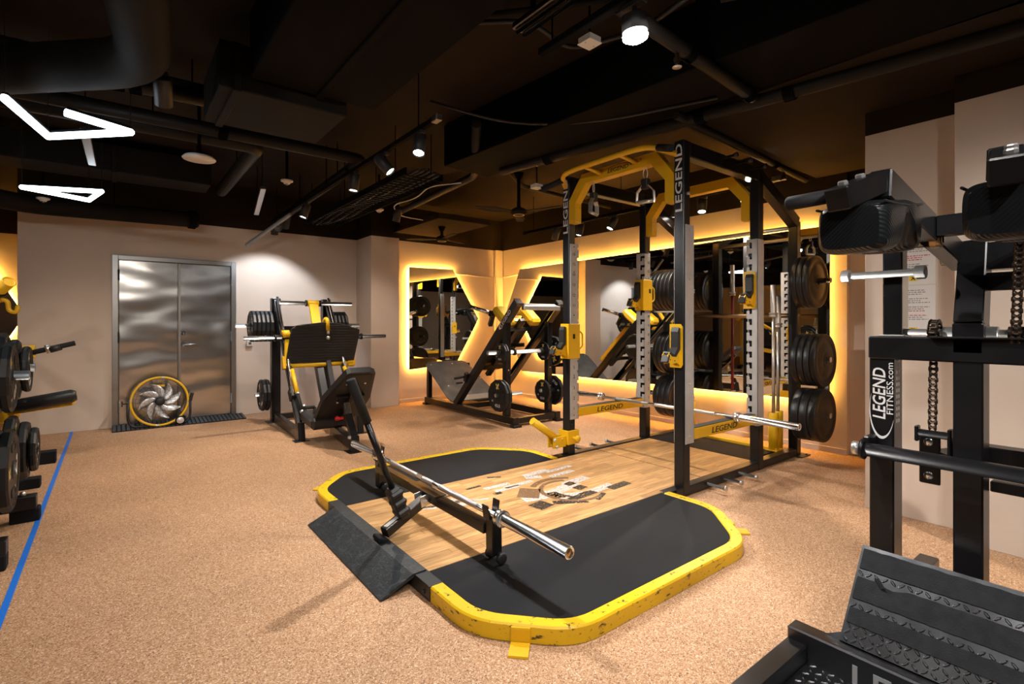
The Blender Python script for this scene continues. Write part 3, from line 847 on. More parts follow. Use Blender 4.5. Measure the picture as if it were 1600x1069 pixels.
# top beams with pins, rear braces, base rails
for ys in (YR0, YR1):
    ym = sum(ys) / 2
    b = MB(); b.box(3.047, 3.979, ys[0], ys[1], ZT - 0.105, ZT - 0.002, 0.006); mesh('top_beam', b, 'black', rk)
    b = MB(); b.bar((4.03, ym, ZT - 0.055), (4.688, ym, 2.025), 0.076, 0.10); mesh('rear_brace', b, 'black', rk)
    b = MB(); b.box(2.90, 4.66, ys[0] + 0.004, ys[1] - 0.004, 0.004, 0.062, 0.004); mesh('base_rail', b, 'satin', rk)
    b = MB(); b.box(2.80, 4.66, ys[0] + 0.006, ys[1] - 0.006, 0.0625, 0.0655, 0.001); mesh('rail_cover', b, 'gunmetal', rk)
    b = MB(); b.box(4.63, 4.80, ys[0] - 0.05, ys[1] + 0.05, 0.0, 0.008, 0.002); b.bolt((4.76, ys[0] - 0.03, 0.008), (0, 0, 1)); mesh('foot_plate', b, 'satin', rk)
    sg = -1 if ys is YR0 else 1
    yo = ys[0] if sg < 0 else ys[1]
    for x in (3.25, 3.46, 3.67):
        b = MB(); b.cyl((x, yo, 0.040), (x, yo + sg * 0.13, 0.040), 0.010); pn = mesh('band_peg', b, 'satin', rk)
        b = MB(); b.lathe([(0.010, 0), (0.0175, 0.001), (0.0175, 0.018), (0.009, 0.019), (0, 0.014)], (x, yo + sg * 0.125, 0.040), (0, sg, 0), 18); mesh('peg_tip', b, 'zinc', pn)
    for x in (3.42, 3.62, 3.84):
        b = MB(); b.cyl((x, yo, ZT - 0.045), (x, yo + sg * 0.11, ZT - 0.045), 0.010); pn = mesh('band_peg', b, 'satin', rk)
        b = MB(); b.lathe([(0.010, 0), (0.018, 0.001), (0.018, 0.022), (0, 0.022)], (x, yo + sg * 0.105, ZT - 0.045), (0, sg, 0), 18); mesh('peg_tip', b, 'satin', pn)
    b = MB(); b.bolt((3.008, yo, 2.02), (0, sg, 0), 0.012, 0.02); b.bolt((3.03, yo, 2.02), (0, sg, 0), 0.008, 0.012); mesh('frame_bolt', b, 'zinc', rk)
for z, m in ((1.99, 'zinc'), (1.22, 'bronze')):
    b = MB(); b.tube([(4.69, YR0[1], z), (4.69, YR1[0], z)], 0.018, 14); mesh('rear_crossbar', b, m, rk)
# big lettering on the front faces
for ys in (YR0, YR1):
    text('lettering', 'LEGEND', 0.052, (2.97 - 0.0006, sum(ys) / 2, 2.125), (0, 0, 1), (0, 1, 0), 'decal', rk, width=0.45, bold=0.012)
# side safety beams
for ys in (YR0, YR1):
    ym = sum(ys) / 2
    b = MB(); b.box(3.08, 3.95, ym - 0.032, ym + 0.032, 0.366, 0.441, 0.004); sb = mesh('safety_beam', b, 'yellow', rk)
    b = MB(); b.box(3.09, 3.94, ym - 0.030, ym + 0.030, 0.4412, 0.446, 0.001); mesh('wear_strip', b, 'gunmetal', sb)
    text('lettering', 'LEGEND', 0.042, (3.49, ym - 0.0326, 0.402), (1, 0, 0), (0, 0, 1), 'ink', sb, width=0.34, bold=0.012, shear=0.15)
# yellow chin-up frames between the uprights
def portal(x):
    b = MB(); w = 0.07
    pts = [(3.010, 1.985), (3.010, 2.15), (2.868, 2.312), (2.182, 2.312), (2.084, 2.15), (2.084, 1.985)]
    yo, zo = [p[0] for p in pts], [p[1] for p in pts]
    outer = [(3.048, 1.975), (3.048, 2.165), (2.905, 2.352), (2.190, 2.352), (2.046, 2.165), (2.046, 1.975)]
    inner = [(2.978, 1.975), (2.978, 2.135), (2.862, 2.272), (2.232, 2.272), (2.116, 2.135), (2.116, 1.975)]
    n = 6; vs = []; fs = []
    for xx in (x, x + w):
        vs += [(xx, y, z) for y, z in outer] + [(xx, y, z) for y, z in inner]
    for k in range(n - 1):
        fs += [(k, k + 1, n + k + 1, n + k), (2 * n + k + 1, 2 * n + k, 3 * n + k, 3 * n + k + 1)]
        fs += [(k + 1, k, 2 * n + k, 2 * n + k + 1), (n + k, n + k + 1, 3 * n + k + 1, 3 * n + k)]
    fs += [(0, n, 3 * n, 2 * n), (2 * n - 1, n - 1, 3 * n - 1, 4 * n - 1)]
    b.add(vs, fs)
    for yb in (3.012, 2.082):
        for z in (2.10, 1.995):
            for dx in (0.018, 0.052): b.bolt((x + dx, yb + (-0.036 if yb > 2.5 else 0.036), z), (0, -1 if yb > 2.5 else 1, 0), 0.007, 0.006)
        for z in (2.10, 1.995): b.bolt((x, yb, z), (-1, 0, 0), 0.006, 0.004)
    return b
fr = mesh('chin_up_frame', portal(2.972), 'yellow', rk)
text('lettering', 'LEGEND', 0.030, (2.9715, 2.53, 2.312), (0, -1, 0), (0, 0, 1), 'ink', fr, width=0.20, shear=0.2, bold=0.01)
b = MB(); b.add([tuple(p) for p in [V((2.9712, 2.53 + 0.13 * math.cos(a), 2.315 + 0.03 * math.sin(a))) for a in [R(40 + 8 * k) for k in range(20)]] + [V((2.9712, 2.53 + 0.122 * math.cos(a), 2.315 + 0.025 * math.sin(a))) for a in [R(40 + 8 * k) for k in range(20)]]], [(k, k + 1, 21 + k, 20 + k) for k in range(19)])
mesh('swoosh', b, 'ink', fr)
b = MB()
for y in (2.74, 2.32): b.cyl((2.9715, y, 2.33), (2.974, y, 2.33), 0.008, 10)
mesh('frame_hole', b, 'ink', fr)
mesh('chin_up_frame', portal(3.985), 'yellow', rk)
b = MB(); b.tube(rbend([(2.93, 3.05, 2.275), (2.80, 2.955, 2.325), (2.79, 2.80, 2.335), (2.79, 2.25, 2.335), (2.80, 2.10, 2.325), (2.93, 2.0, 2.275)], 0.07), 0.019, 16)
cb = mesh('chin_up_bar', b, 'yellow', rk)
for p, q in (((2.85, 3.0, 2.305), (2.735, 3.12, 2.235)), ((2.83, 2.065, 2.313), (2.785, 1.935, 2.265))):
    b = MB(); b.tube([p, q], 0.024, 16); mesh('foam_grip', b, 'foam', cb)
b = MB()
for y in (2.70, 2.36): b.tube([(2.79, y, 2.333), (2.89, y, 2.325), (2.975, y, 2.312)], 0.016, 12)
mesh('bar_strut', b, 'yellow', cb)
# rear bar holders: yellow tubes on a yellow cross beam
b = MB(); b.box(4.44, 4.50, 2.046, 3.048, 0.02, 0.085, 0.004); mesh('rear_base_beam', b, 'yellow', rk)
for i, (x, y) in enumerate(((4.47, 2.085), (4.585, 2.10))):
    b = MB(); b.lathe([(0.034, 0.0), (0.040, 0.0), (0.040, 0.32), (0.034, 0.32), (0.034, 0.02)], (x, y, 0.066), (0, 0, 1), 22); bt = mesh('bar_holder', b, 'yellow', rk)
    b = MB(); b.box(x - 0.05, x + 0.05, y - 0.05, y + 0.05, 0.062, 0.068, 0.001); mesh('holder_base', b, 'yellow', bt)
b = MB(); b.lathe([(0.034, 0.0), (0.040, 0.0), (0.040, 0.30), (0.034, 0.30), (0.034, 0.02)], (4.60, 2.96, 0.066), (0, 0, 1), 22); b.box(4.56, 4.66, 2.92, 3.0, 0.05, 0.068, 0.001); mesh('bar_holder', b, 'yellow', rk)
b = MB(); b.lathe([(0.028, 0), (0.028, 0.001), (0, 0.0012)], (4.688, YR0[0], 0.17), (0, -1, 0), 24); st = mesh('round_sticker', b, 'decal', rk)
b = MB(); b.lathe([(0.022, 0.0013), (0.022, 0.0016), (0.012, 0.0016), (0.012, 0.0013)], (4.688, YR0[0], 0.17), (0, -1, 0), 20); mesh('sticker_print', b, 'tape', st)
# storage pegs on the rear posts
PEGZ = (1.51, 0.85, 0.385)
for ys, sg in ((YR0, -1), (YR1, 1)):
    yo = ys[0] if sg < 0 else ys[1]
    for z, L in zip(PEGZ, (0.25, 0.25, 0.25)):
        L2 = L if sg < 0 else 0.40
        b = MB(); b.cyl((4.688, yo, z), (4.688, yo + sg * L2, z), 0.024, 20); pg = mesh('plate_peg', b, 'chrome', rk)
        b = MB(); b.lathe([(0.04, 0), (0.04, 0.006), (0.025, 0.007)], (4.688, yo, z), (0, sg, 0), 22); mesh('peg_flange', b, 'satin', pg)
# vertical bars standing in the holders
def vbar(name, label, x, y, z0, L, sl, shaft, group=None):
    t = barbell(name, label, (0, 0, 0), L, sl, shaft, 'zinc', group, 0.024, shaft == 'chrome')
    t.location = (x, y, z0); t.rotation_euler = (R(90), 0, 0)
    return t
vbar('barbell', 'short chrome barbell standing in the nearer yellow holder at the rack rear', 4.47, 2.085, 0.072, 1.41, 0.24, 'zinc')
vbar('barbell', 'short chrome barbell standing in the rear yellow holder beside the right post', 4.585, 2.10, 0.072, 1.32, 0.24, 'zinc')
vbar('barbell', 'tall barbell with burgundy shaft standing upright by the left rear post', 4.60, 2.96, 0.072, 1.72, 0.30, 'burgundy')
# ---------------------------------------------------------------- hooks
def hook(label, x0, ys, z0, front):
    """sleeve hook clamped round an upright; the hook arm points to -X"""
    t = thing('bar_hook', label, 'bar hook', (x0, sum(ys) / 2, z0), 'yellow bar hooks on the rack uprights')
    xa, xb = (x0 - 0.012, x0 + 0.114) if front else (x0 - 0.050, x0 + 0.082)
    ya, yb = ys[0] - 0.018, ys[1] + 0.018
    b = MB(); H = 0.29
    left = ys[0] > 2.5
    if left: b.box(xa, xb, ya, ya + 0.008, z0, z0 + H, 0.003); y0_, y1_ = ya, ys[1] + 0.002
    else: b.box(xa, xb, yb - 0.008, yb, z0, z0 + H, 0.003); y0_, y1_ = ys[0] - 0.002, yb
    b.prism([(xa - 0.008, y0_, z0), (xa - 0.008, y1_, z0), (xa - 0.008, y1_, z0 + H), (xa - 0.008, y0_, z0 + H)] if left else [(xa - 0.008, y0_ + 0.012, z0), (xa - 0.008, y1_, z0), (xa - 0.008, y1_, z0 + H), (xa - 0.008, y0_ + 0.014, z0 + H), (xa - 0.008, y0_, z0 + H - 0.02), (xa - 0.008, y0_, z0 + 0.02)], (0.008, 0, 0))
    mesh('clamp_sleeve', b, 'yellow', t)
    X0 = xa - 0.008
    prof = [(0.03, 0.29), (0.03, 0.0), (-0.035, 0.035), (-0.105, 0.030), (-0.135, 0.085), (-0.115, 0.105), (-0.085, 0.085), (-0.05, 0.080), (-0.004, 0.125), (-0.004, 0.235), (0.01, 0.262)]
    ym = (ya + yb) / 2
    for y in (ym - 0.024, ym + 0.018):
        b = MB(); b.prism([(X0 + a, y, z0 + c) for a, c in prof], (0, 0.006, 0)); hp = mesh('hook_plate', b, 'yellow', t)
        b = MB()
        for a, c in ((0.012, 0.235), (0.012, 0.15), (0.012, 0.05), (-0.06, 0.05), (-0.11, 0.06)):
            b.bolt((X0 + a, y if y < ym else y + 0.006, z0 + c), (0, -1 if y < ym else 1, 0), 0.0045, 0.003)
        mesh('plate_screw', b, 'ink', hp)
    pad = [(-0.002, 0.262), (-0.018, 0.268), (-0.030, 0.240), (-0.030, 0.135), (-0.066, 0.092), (-0.112, 0.112), (-0.118, 0.100), (-0.088, 0.080), (-0.046, 0.076), (-0.002, 0.122)]
    b = MB(); b.prism([(X0 + a, ym - 0.027, z0 + c) for a, c in pad], (0, 0.054, 0)); mesh('wear_pad', b, 'satin', t)
    b = MB(); b.bar((X0 - 0.128, ym - 0.027, z0 + 0.066), (X0 - 0.128, ym + 0.027, z0 + 0.066), 0.018, 0.055, (0.4, 0, 1)); mesh('hook_tip', b, 'satin', t)
    yh = ya + 0.004 if left else yb - 0.004
    b = MB(); b.tube(rbend([(xb - 0.004, yh, z0 + 0.225), (xb + 0.03, yh, z0 + 0.21), (xb + 0.032, yh, z0 + 0.10), (xb - 0.004, yh, z0 + 0.08)], 0.03), 0.007, 10); mesh('pull_handle', b, 'yellow', t)
    ym2 = ya if left else yb
    b = MB(); b.box(x0 + 0.03, x0 + 0.056, ym2 - 0.0012, ym2 + 0.0012, z0 + 0.165, z0 + 0.205, 0.0004); mesh('stamped_mark', b, 'ink', t)
    return t
hook('yellow bar hook on the left front upright of the rack', 2.97, YR1, 0.858, True)
hook('yellow bar hook on the right front upright of the rack', 2.97, YR0, 0.860, True)
hook('yellow bar hook on the left back upright of the rack', 3.98, YR1, 1.272, False)
hook('yellow bar hook on the right back upright of the rack', 3.98, YR0, 1.268, False)
# ---------------------------------------------------------------- landmine sleeve at the foot of the left front upright
t = thing('landmine_holder', 'yellow swivel bar holder clamped low on the left front upright', 'bar holder', (3.0, 3.09, 0.13))
b = MB(); b.box(2.952, 3.064, 3.030, 3.040, 0.15, 0.265, 0.003); b.box(2.952, 3.064, 3.136, 3.146, 0.15, 0.265, 0.003); b.box(2.944, 2.954, 3.030, 3.146, 0.15, 0.265, 0.003); b.box(3.062, 3.072, 3.030, 3.146, 0.15, 0.265, 0.003)
mesh('clamp_box', b, 'yellow', t)
b = MB(); b.cyl((3.0, 3.04, 0.205), (3.0, 2.985, 0.205), 0.010); b.lathe([(0.008, 0), (0.026, 0.002), (0.026, 0.016), (0, 0.017)], (3.0, 2.985, 0.205), (0, -1, 0), 16); mesh('lock_knob', b, 'yellow', t)
sw = MB(); sw.box(2.80, 2.945, 3.055, 3.065, 0.135, 0.225, 0.003); sw.box(2.80, 2.945, 3.115, 3.125, 0.135, 0.225, 0.003); sw.tube([(2.83, 3.045, 0.15), (2.83, 3.135, 0.15)], 0.012, 12); sw.tube([(2.90, 3.045, 0.20), (2.90, 3.135, 0.20)], 0.012, 12)
s = mesh('swivel_bracket', sw, 'yellow', t)
b = MB(); b.bolt((2.83, 3.045, 0.15), (0, -1, 0), 0.014, 0.01); b.bolt((2.81, 3.05, 0.205), (0, -1, 0), 0.014, 0.01); mesh('pivot_bolt', b, 'zinc', s)
b = MB(); b.tube([(2.89, 3.09, 0.19), (2.62, 3.10, 0.375)], 0.030, 20); b.lathe([(0.031, 0), (0.031, 0.003), (0.024, 0.003), (0.024, -0.03), (0, -0.03)], (2.62, 3.10, 0.375), (V((2.62, 3.10, 0.375)) - V((2.89, 3.09, 0.19))), 20); mesh('receiver_tube', b, 'yellow', t)
# ---------------------------------------------------------------- stirrup handles hanging from the chin-up frame
def stirrup(label, x, y, z, rz, flat_):
    t = thing('stirrup_handle', label, 'handle', (x, y, z))
    t.rotation_euler = (0, 0, 0)
    b = MB(); b.lathe([(0.004, 0), (0.009, -0.004), (0.004, -0.012)], (x, y, z), (0, 0, 1), 10)
    pts = [V((x, y, z - 0.045)) + V((math.cos(rz), math.sin(rz), 0)) * 0.016 * math.sin(a) + V((0, 0, 0.038 * math.cos(a))) for a in [2 * math.pi * k / 16 for k in range(16)]]
    b.tube(pts, 0.004, 8, closed=True); mesh('carabiner', b, 'zinc', t)
    b = MB(); b.box(x - 0.022, x + 0.022, y - 0.028, y + 0.028, z - 0.155, z - 0.082, 0.006); mesh('webbing_loop', b, 'satin', t)
    u = V((math.cos(rz), math.sin(rz), 0)); c = V((x, y, 0))
    pr = [c + u * a + V((0, 0, z + h)) for a, h in ((-0.018, -0.125), (-0.062, -0.175), (-0.066, -0.245), (0.066, -0.245), (0.062, -0.175), (0.018, -0.125))]
    b = MB()
    for p, q in ((0, 1), (1, 2), (5, 4), (4, 3)): b.bar(pr[p], pr[q], 0.034, 0.006, u if p in (1, 4) else (0, 0, 1), 0.001)
    mesh('stirrup_frame', b, 'zinc', t)
    b = MB(); b.tube([pr[2], pr[3]], 0.014, 14); mesh('grip', b, 'zinc', t)
    return t
stirrup('steel stirrup handle hanging at the left end of the yellow chin-up frame', 3.0, 2.80, 2.27, R(20), 0)
stirrup('steel stirrup handle hanging at the right end of the yellow chin-up frame', 3.0, 2.30, 2.27, R(-75), 0)
# ---------------------------------------------------------------- deadlift jack
t = thing('deadlift_jack', 'black deadlift bar jack with long lever handle standing on the front of the platform', 'bar jack', (1.36, 2.5, ZP))
b = MB(); b.bar((1.36, 1.93, 0.215), (1.36, 3.14, 0.215), 0.05, 0.05); b.bar((1.36, 2.36, 0.243), (1.36, 2.66, 0.243), 0.075, 0.006); mesh('cross_beam', b, 'black', t)
for y in (1.90, 3.16):
    b = MB(); b.bar((1.375, y, ZP + 0.035), (1.372, y, 0.272), 0.055, 0.055, (0, 1, 0)); ps = mesh('jack_post', b, 'black', t)
    b = MB()
    b.box(1.340, 1.376, y - 0.024, y + 0.024, 0.268, 0.277, 0.001)
    b.bar((1.334, y, 0.270), (1.325, y, 0.335), 0.048, 0.007, (1, 0, 0)); b.bar((1.378, y, 0.270), (1.388, y, 0.350), 0.048, 0.007, (1, 0, 0)); mesh('bar_cradle', b, 'black', ps)
    for s in (-1, 1):
        b = MB(); yy = y + s * 0.043
        b.lathe([(0, 0), (0.018, 0.001), (0.026, 0.004), (0.026, 0.020), (0.018, 0.024), (0, 0.024)], (1.385, yy - s * 0.012, ZP + 0.027), (0, s, 0), 20); mesh('roller', b, 'satin', ps)
J, K = V((1.34, 2.49, 0.20)), V((1.07, 2.42, 0.105))
b = MB(); b.bar(J, K, 0.05, 0.05); lg = mesh('lever_leg', b, 'black', t)
d = (K - J).normalized(); upv = V((0, 1, 0)).cross(d); upv = upv if upv.z > 0 else -upv
b = MB(); b.bar(J + d * 0.13 + upv * 0.0262, K - d * 0.015 + upv * 0.0262, 0.036, 0.0012, upv, 0.0003); mesh('worn_label', b, 'paper', lg)
b = MB(); b.bar(K + V((-0.02, -0.045, -0.022)), K + V((-0.02, 0.045, -0.022)), 0.045, 0.02, (0.3, 0, 1)); mesh('rubber_foot', b, 'rubber', lg)
b = MB()
for s in (-1, 1):
    b.bar(J + V((0.03, s * 0.034, 0.012)), J + V((-0.05, s * 0.034 - 0.005, 0.0)), 0.006, 0.06)
    b.bolt(J + V((-0.02, s * 0.037 - 0.002, 0.0)), (0, s, 0), 0.014, 0.012)
mesh('joint_bracket', b, 'zinc', lg)
S0 = V((1.185, 2.45, 0.155)); S1 = V((0.905, 2.44, 0.885)); sd = (S1 - S0).normalized(); sx = V((0, 1, 0)).cross(sd).normalized()
b = MB(); b.bar(S0 - sd * 0.01, S0 + sd * 0.17, 0.075, 0.062, sx, 0.012)
for k in range(3):
    b.bar(S0 + sd * (0.02 + 0.052 * k) + V((0, -0.01, 0)), S0 + sd * (0.052 + 0.052 * k) + V((0, -0.01, 0)), 0.085, 0.072, sx, 0.01)
b.bar(S0 + sd * 0.10 + V((0, 0.03, 0)), S0 + sd * 0.10 + V((0, 0.085, 0.0)), 0.03, 0.035, sd); mesh('handle_socket', b, 'satin', lg)
b = MB(); b.tube([S0 + sd * 0.12, S1 - sd * 0.20], 0.0165, 16); hd = mesh('lever_handle', b, 'gunmetal', t, label='bare brown-black steel shaft'); hd.data.materials[0] = M['black']
b = MB(); b.tube([S1 - sd * 0.235, S1 - sd * 0.004, S1], [0.024, 0.024, 0.021], 18); mesh('foam_grip', b, 'foam', hd)
# ---------------------------------------------------------------- weight plates (axis along local X, printed face at +X)
def bumper(r, w):
    t = thing('bumper_plate', 'black bumper plate', 'weight plate', (0, 0, 0))
    b = MB(); h = w / 2
    b.lathe([(0.0255, -h), (0.05, -h), (r * 0.62, -h), (r * 0.64, -h + 0.004), (r * 0.78, -h + 0.004), (r * 0.81, -h), (r - 0.008, -h), (r - 0.002, -h + 0.004), (r, -h + 0.010), (r, h - 0.010), (r - 0.002, h - 0.004), (r - 0.008, h), (r * 0.81, h), (r * 0.78, h - 0.004), (r * 0.64, h - 0.004), (r * 0.62, h), (0.06, h), (0.0255, h), (0.0255, -h)], (0, 0, 0), (1, 0, 0), 44)
    mesh('rubber_disc', b, 'bumper', t)
    b = MB(); b.lathe([(0.0258, h + 0.002), (0.060, h + 0.002), (0.064, h), (0.064, h - 0.01)], (0, 0, 0), (1, 0, 0), 26); mesh('steel_hub', b, 'satin', t)
    b = MB(); b.lathe([(r * 0.885, h + 0.0004), (r * 0.905, h + 0.0008), (r * 0.925, h + 0.0004)], (0, 0, 0), (1, 0, 0), 44); mesh('moulded_ring', b, 'satin', t)
    return t
def facet12(r, w, words):
    t = thing('grip_plate', 'black twelve-sided grip plate', 'weight plate', (0, 0, 0))
    h = w / 2; a0 = R(15)
    b = MB(); b.lathe([(0.0255, -h), (r * 0.20, -h), (r * 0.24, -h + 0.006), (r * 0.80, -h + 0.006), (r * 0.86, -h), (r * 0.95, -h), (r, -h + 0.010), (r, h - 0.010), (r * 0.95, h), (r * 0.86, h), (r * 0.80, h - 0.006), (r * 0.24, h - 0.006), (r * 0.20, h), (0.0255, h), (0.0255, -h)], (0, 0, 0), (1, 0, 0), 12, False, a0)
    body = mesh('plate_body', b, 'urethane', t)
    for an in (30, 150) if r < 0.15 else (0, 180):
        c = V((h - 0.005, r * 0.55 * math.cos(R(an)), r * 0.55 * math.sin(R(an)))); u = V((0, -math.sin(R(an)), math.cos(R(an)))); v = V((0, math.cos(R(an)), math.sin(R(an))))
        pts = arc(c + u * r * 0.17, u, v, r * 0.09, 90, -90, 7)[::1] + arc(c - u * r * 0.17, u, v, r * 0.09, -90, -270, 7)
        b = MB(); b.tube(pts, r * 0.022, 8, closed=True); b.prism(pts, (0.0006, 0, 0)); mesh('grip_slot', b, 'ink', body)
    b = MB(); b.lathe([(0.0256, h + 0.001), (r * 0.13, h + 0.001), (r * 0.15, h - 0.003)], (0, 0, 0), (1, 0, 0), 20); mesh('steel_bushing', b, 'satin', body)
    # crossed ribbon mark above the hub, weight below it
    xs = h - 0.0055
    k = r * 0.20
    for col, sg in (('decal', 1), ('print_yellow', -1)):
        b = MB(); u = V((0, sg * 0.62, 0.78)); v = V((0, -u.z, u.y))
        c = V((xs + (0.0003 if sg < 0 else 0), 0, r * 0.56))
        b.prism([c - u * k - v * k * 0.28, c + u * k - v * k * 0.28, c + u * k * 1.25 + v * k * 0.28, c - u * k * 0.75 + v * k * 0.28], (0.0006, 0, 0)); mesh('printed_mark', b, col, body)
    text('weight_lettering', words, r * 0.19, (xs, 0, -r * 0.60), (0, 1, 0), (0, 0, 1), 'decal', body, bold=0.012)
    text('weight_lettering', 'LB', r * 0.11, (xs, -r * 0.52, -r * 0.34), (0, 1, 0), (0, 0, 1), 'decal', body, bold=0.012)
    return t
B45 = bumper(0.222, 0.048); BW = bumper(0.222, 0.066)
F45 = facet12(0.182, 0.042, '45LB'); F25 = facet12(0.140, 0.034, '25LB'); F10 = facet12(0.114, 0.030, '10LB'); F45L = facet12(0.222, 0.05, '45LB')
used = set()
def put(proto, loc, ax, label, group, spin=0.0):
    """first use moves the plate itself, later uses copy it with its parts; ax: direction the printed face looks"""
    a = V(ax).normalized()
    e = Matrix.Rotation(math.atan2(a.y, a.x), 4, 'Z') @ Matrix.Rotation(R(spin), 4, 'X')
    rot = e.to_euler()
    if proto.name in used: return dup(proto, loc, rot, label, group)
    used.add(proto.name)
    proto.location = loc; proto.rotation_euler = rot; proto['label'] = label; proto['group'] = group
    return proto
G = 'bumper plates on the rack storage pegs'
ORD = ('outermost', 'second from outside', 'third from outside', 'fourth from outside', 'fifth from outside', 'sixth from outside', 'seventh from outside')
def stack(proto, w, n, z, sg, y0, peg):
    y = y0
    for k in range(n):
        i = n - 1 - k
        put(proto, (4.688, y + sg * w / 2, z - 0.004), (0, sg, 0), 'black bumper plate, %s on the %s' % (ORD[i], peg), G, 17 * k)
        y += sg * (w + 0.001)
stack(B45, 0.046, 3, 1.506, -1, 1.955, 'top right peg of the power rack')
stack(B45, 0.050, 4, 0.846, -1, 1.955, 'middle right peg of the power rack')
stack(BW, 0.066, 3, 0.381, -1, 1.955, 'bottom right peg of the power rack')
stack(B45, 0.048, 6, 1.506, 1, 3.138, 'top left peg of the power rack')
stack(B45, 0.050, 4, 0.846, 1, 3.138, 'middle left peg of the power rack')
stack(BW, 0.066, 3, 0.381, 1, 3.138, 'bottom left peg of the power rack')
# ---------------------------------------------------------------- leg press by the back wall
LP = thing('leg_press', 'black and yellow plate-loaded leg press in front of the beige wall beside the steel door', 'leg press', (1.76, 5.5, 0))
PX = (1.485, 2.065)
for x, fx, sg in ((1.485, 1.44, -1), (2.065, 2.03, 1)):
    b = MB(); b.box(x - 0.048, x + 0.048, 6.36, 6.455, 0.0, 1.44, 0.005); ps = mesh('rear_post', b, 'black', LP)
    b = MB(); b.box(x - 0.10, x + 0.10, 6.33, 6.48, 0.0, 0.008, 0.002); mesh('foot_plate', b, 'satin', ps)
    b = MB()
    for dx in (-0.03, 0.03): b.bolt((x + dx, 6.40, 1.44), (0, 0, 1), 0.009, 0.008)
    mesh('post_bolt', b, 'zinc', ps)
    b = MB(); b.bar((fx, 5.22, 0.055), (x, 6.37, 0.055), 0.06, 0.10); mesh('base_rail', b, 'black', LP)
    b = MB(); b.bar((fx, 5.20, 0.0), (fx + 0.005, 5.25, 0.17), 0.065, 0.07, (0, -1, 0.3)); b.box(fx - 0.07, fx + 0.07, 5.15, 5.26, 0.0, 0.008, 0.002); mesh('front_foot', b, 'black', LP)
    b = MB(); b.bar((fx + 0.002, 5.215, 0.06), (x + 0.005 * sg, 6.36, 1.40), 0.055, 0.06, (0, -1, 0.8)); rl = mesh('sled_rail', b, 'black', LP)
    n = V((0, -0.76, 0.65))
    b = MB(); b.tube([V((fx, 5.50, 0.40)) + n * 0.055, V((x, 6.36, 1.41)) + n * 0.055], 0.017, 14); mesh('guide_rod', b, 'chrome', rl)
    b = MB(); b.bar(V((fx, 5.48, 0.37)) + n * 0.02, V((fx, 5.56, 0.46)) + n * 0.02, 0.06, 0.11, (0, -0.76, 0.65)); b.cyl(V((fx - 0.035, 5.52, 0.42)) + n * 0.05, V((fx + 0.035, 5.52, 0.42)) + n * 0.05, 0.016); mesh('rod_clamp', b, 'satin', rl)
    # plate pegs on the post
    for z, L in ((1.12, 0.42), (0.33, 0.22)):
        b = MB(); b.cyl((x + sg * 0.048, 6.40, z), (x + sg * L, 6.40, z), 0.024, 18); pg = mesh('plate_peg', b, 'zinc', LP)
        b = MB(); b.lathe([(0.042, 0), (0.042, 0.007), (0.025, 0.008)], (x + sg * 0.048, 6.40, z), (sg, 0, 0), 18); mesh('peg_flange', b, 'satin', pg)
    # safety stop levers with bare tips
    q0, q1 = V((fx - 0.02 * sg, 5.66, 0.62)), V((fx + 0.035, 5.33, 0.245))
    b = MB(); b.tube([q0 + n * 0.07, V((fx + 0.02, 5.46, 0.40)) + n * 0.07], 0.021, 14); sl = mesh('stop_lever', b, 'yellow', LP)
    b = MB(); b.tube([V((fx + 0.02, 5.46, 0.40)) + n * 0.07, q1 + n * 0.04], 0.018, 14); mesh('lever_grip', b, 'foam', sl)
    b = MB(); b.ball(q1 + n * 0.04, 0.022, 12); b.lathe([(0.02, 0), (0.02, 0.016)], V((fx + 0.02, 5.46, 0.40)) + n * 0.07, (q1 - q0), 12); mesh('lever_tip', b, 'zinc', sl)
b = MB(); b.tube([(1.50, 5.32, 0.32), (1.50, 5.20, 0.15)], 0.018, 14); h = mesh('seat_lever', b, 'foam', LP)
b = MB(); b.ball((1.50, 5.20, 0.15), 0.022, 12); b.lathe([(0.02, -0.006), (0.02, 0.012)], (1.50, 5.32, 0.32), (0, 0.5, 0.8), 12); mesh('lever_tip', b, 'zinc', h)
b = MB(); b.box(1.53, 2.02, 6.385, 6.435, 1.04, 1.115, 0.004); b.box(1.53, 2.02, 6.385, 6.435, 0.02, 0.09, 0.004); mesh('cross_brace', b, 'black', LP)
# slanted inner mast seen between the posts
b = MB(); b.bar((1.78, 5.42, 0.12), (1.80, 6.05, 1.05), 0.075, 0.09, (0, -0.8, 0.6)); ms = mesh('lift_mast', b, 'gunmetal', LP)
b = MB(); b.bar((1.87, 5.56, 0.42), (1.88, 5.78, 0.76), 0.055, 0.06, (0, -0.8, 0.6)); b.tube([(1.87, 5.60, 0.46), (1.90, 5.50, 0.33)], 0.017, 12); mesh('stop_bracket', b, 'satin', LP)
b = MB(); b.ball((1.90, 5.50, 0.33), 0.02, 12); mesh('lever_tip', b, 'zinc', LP)
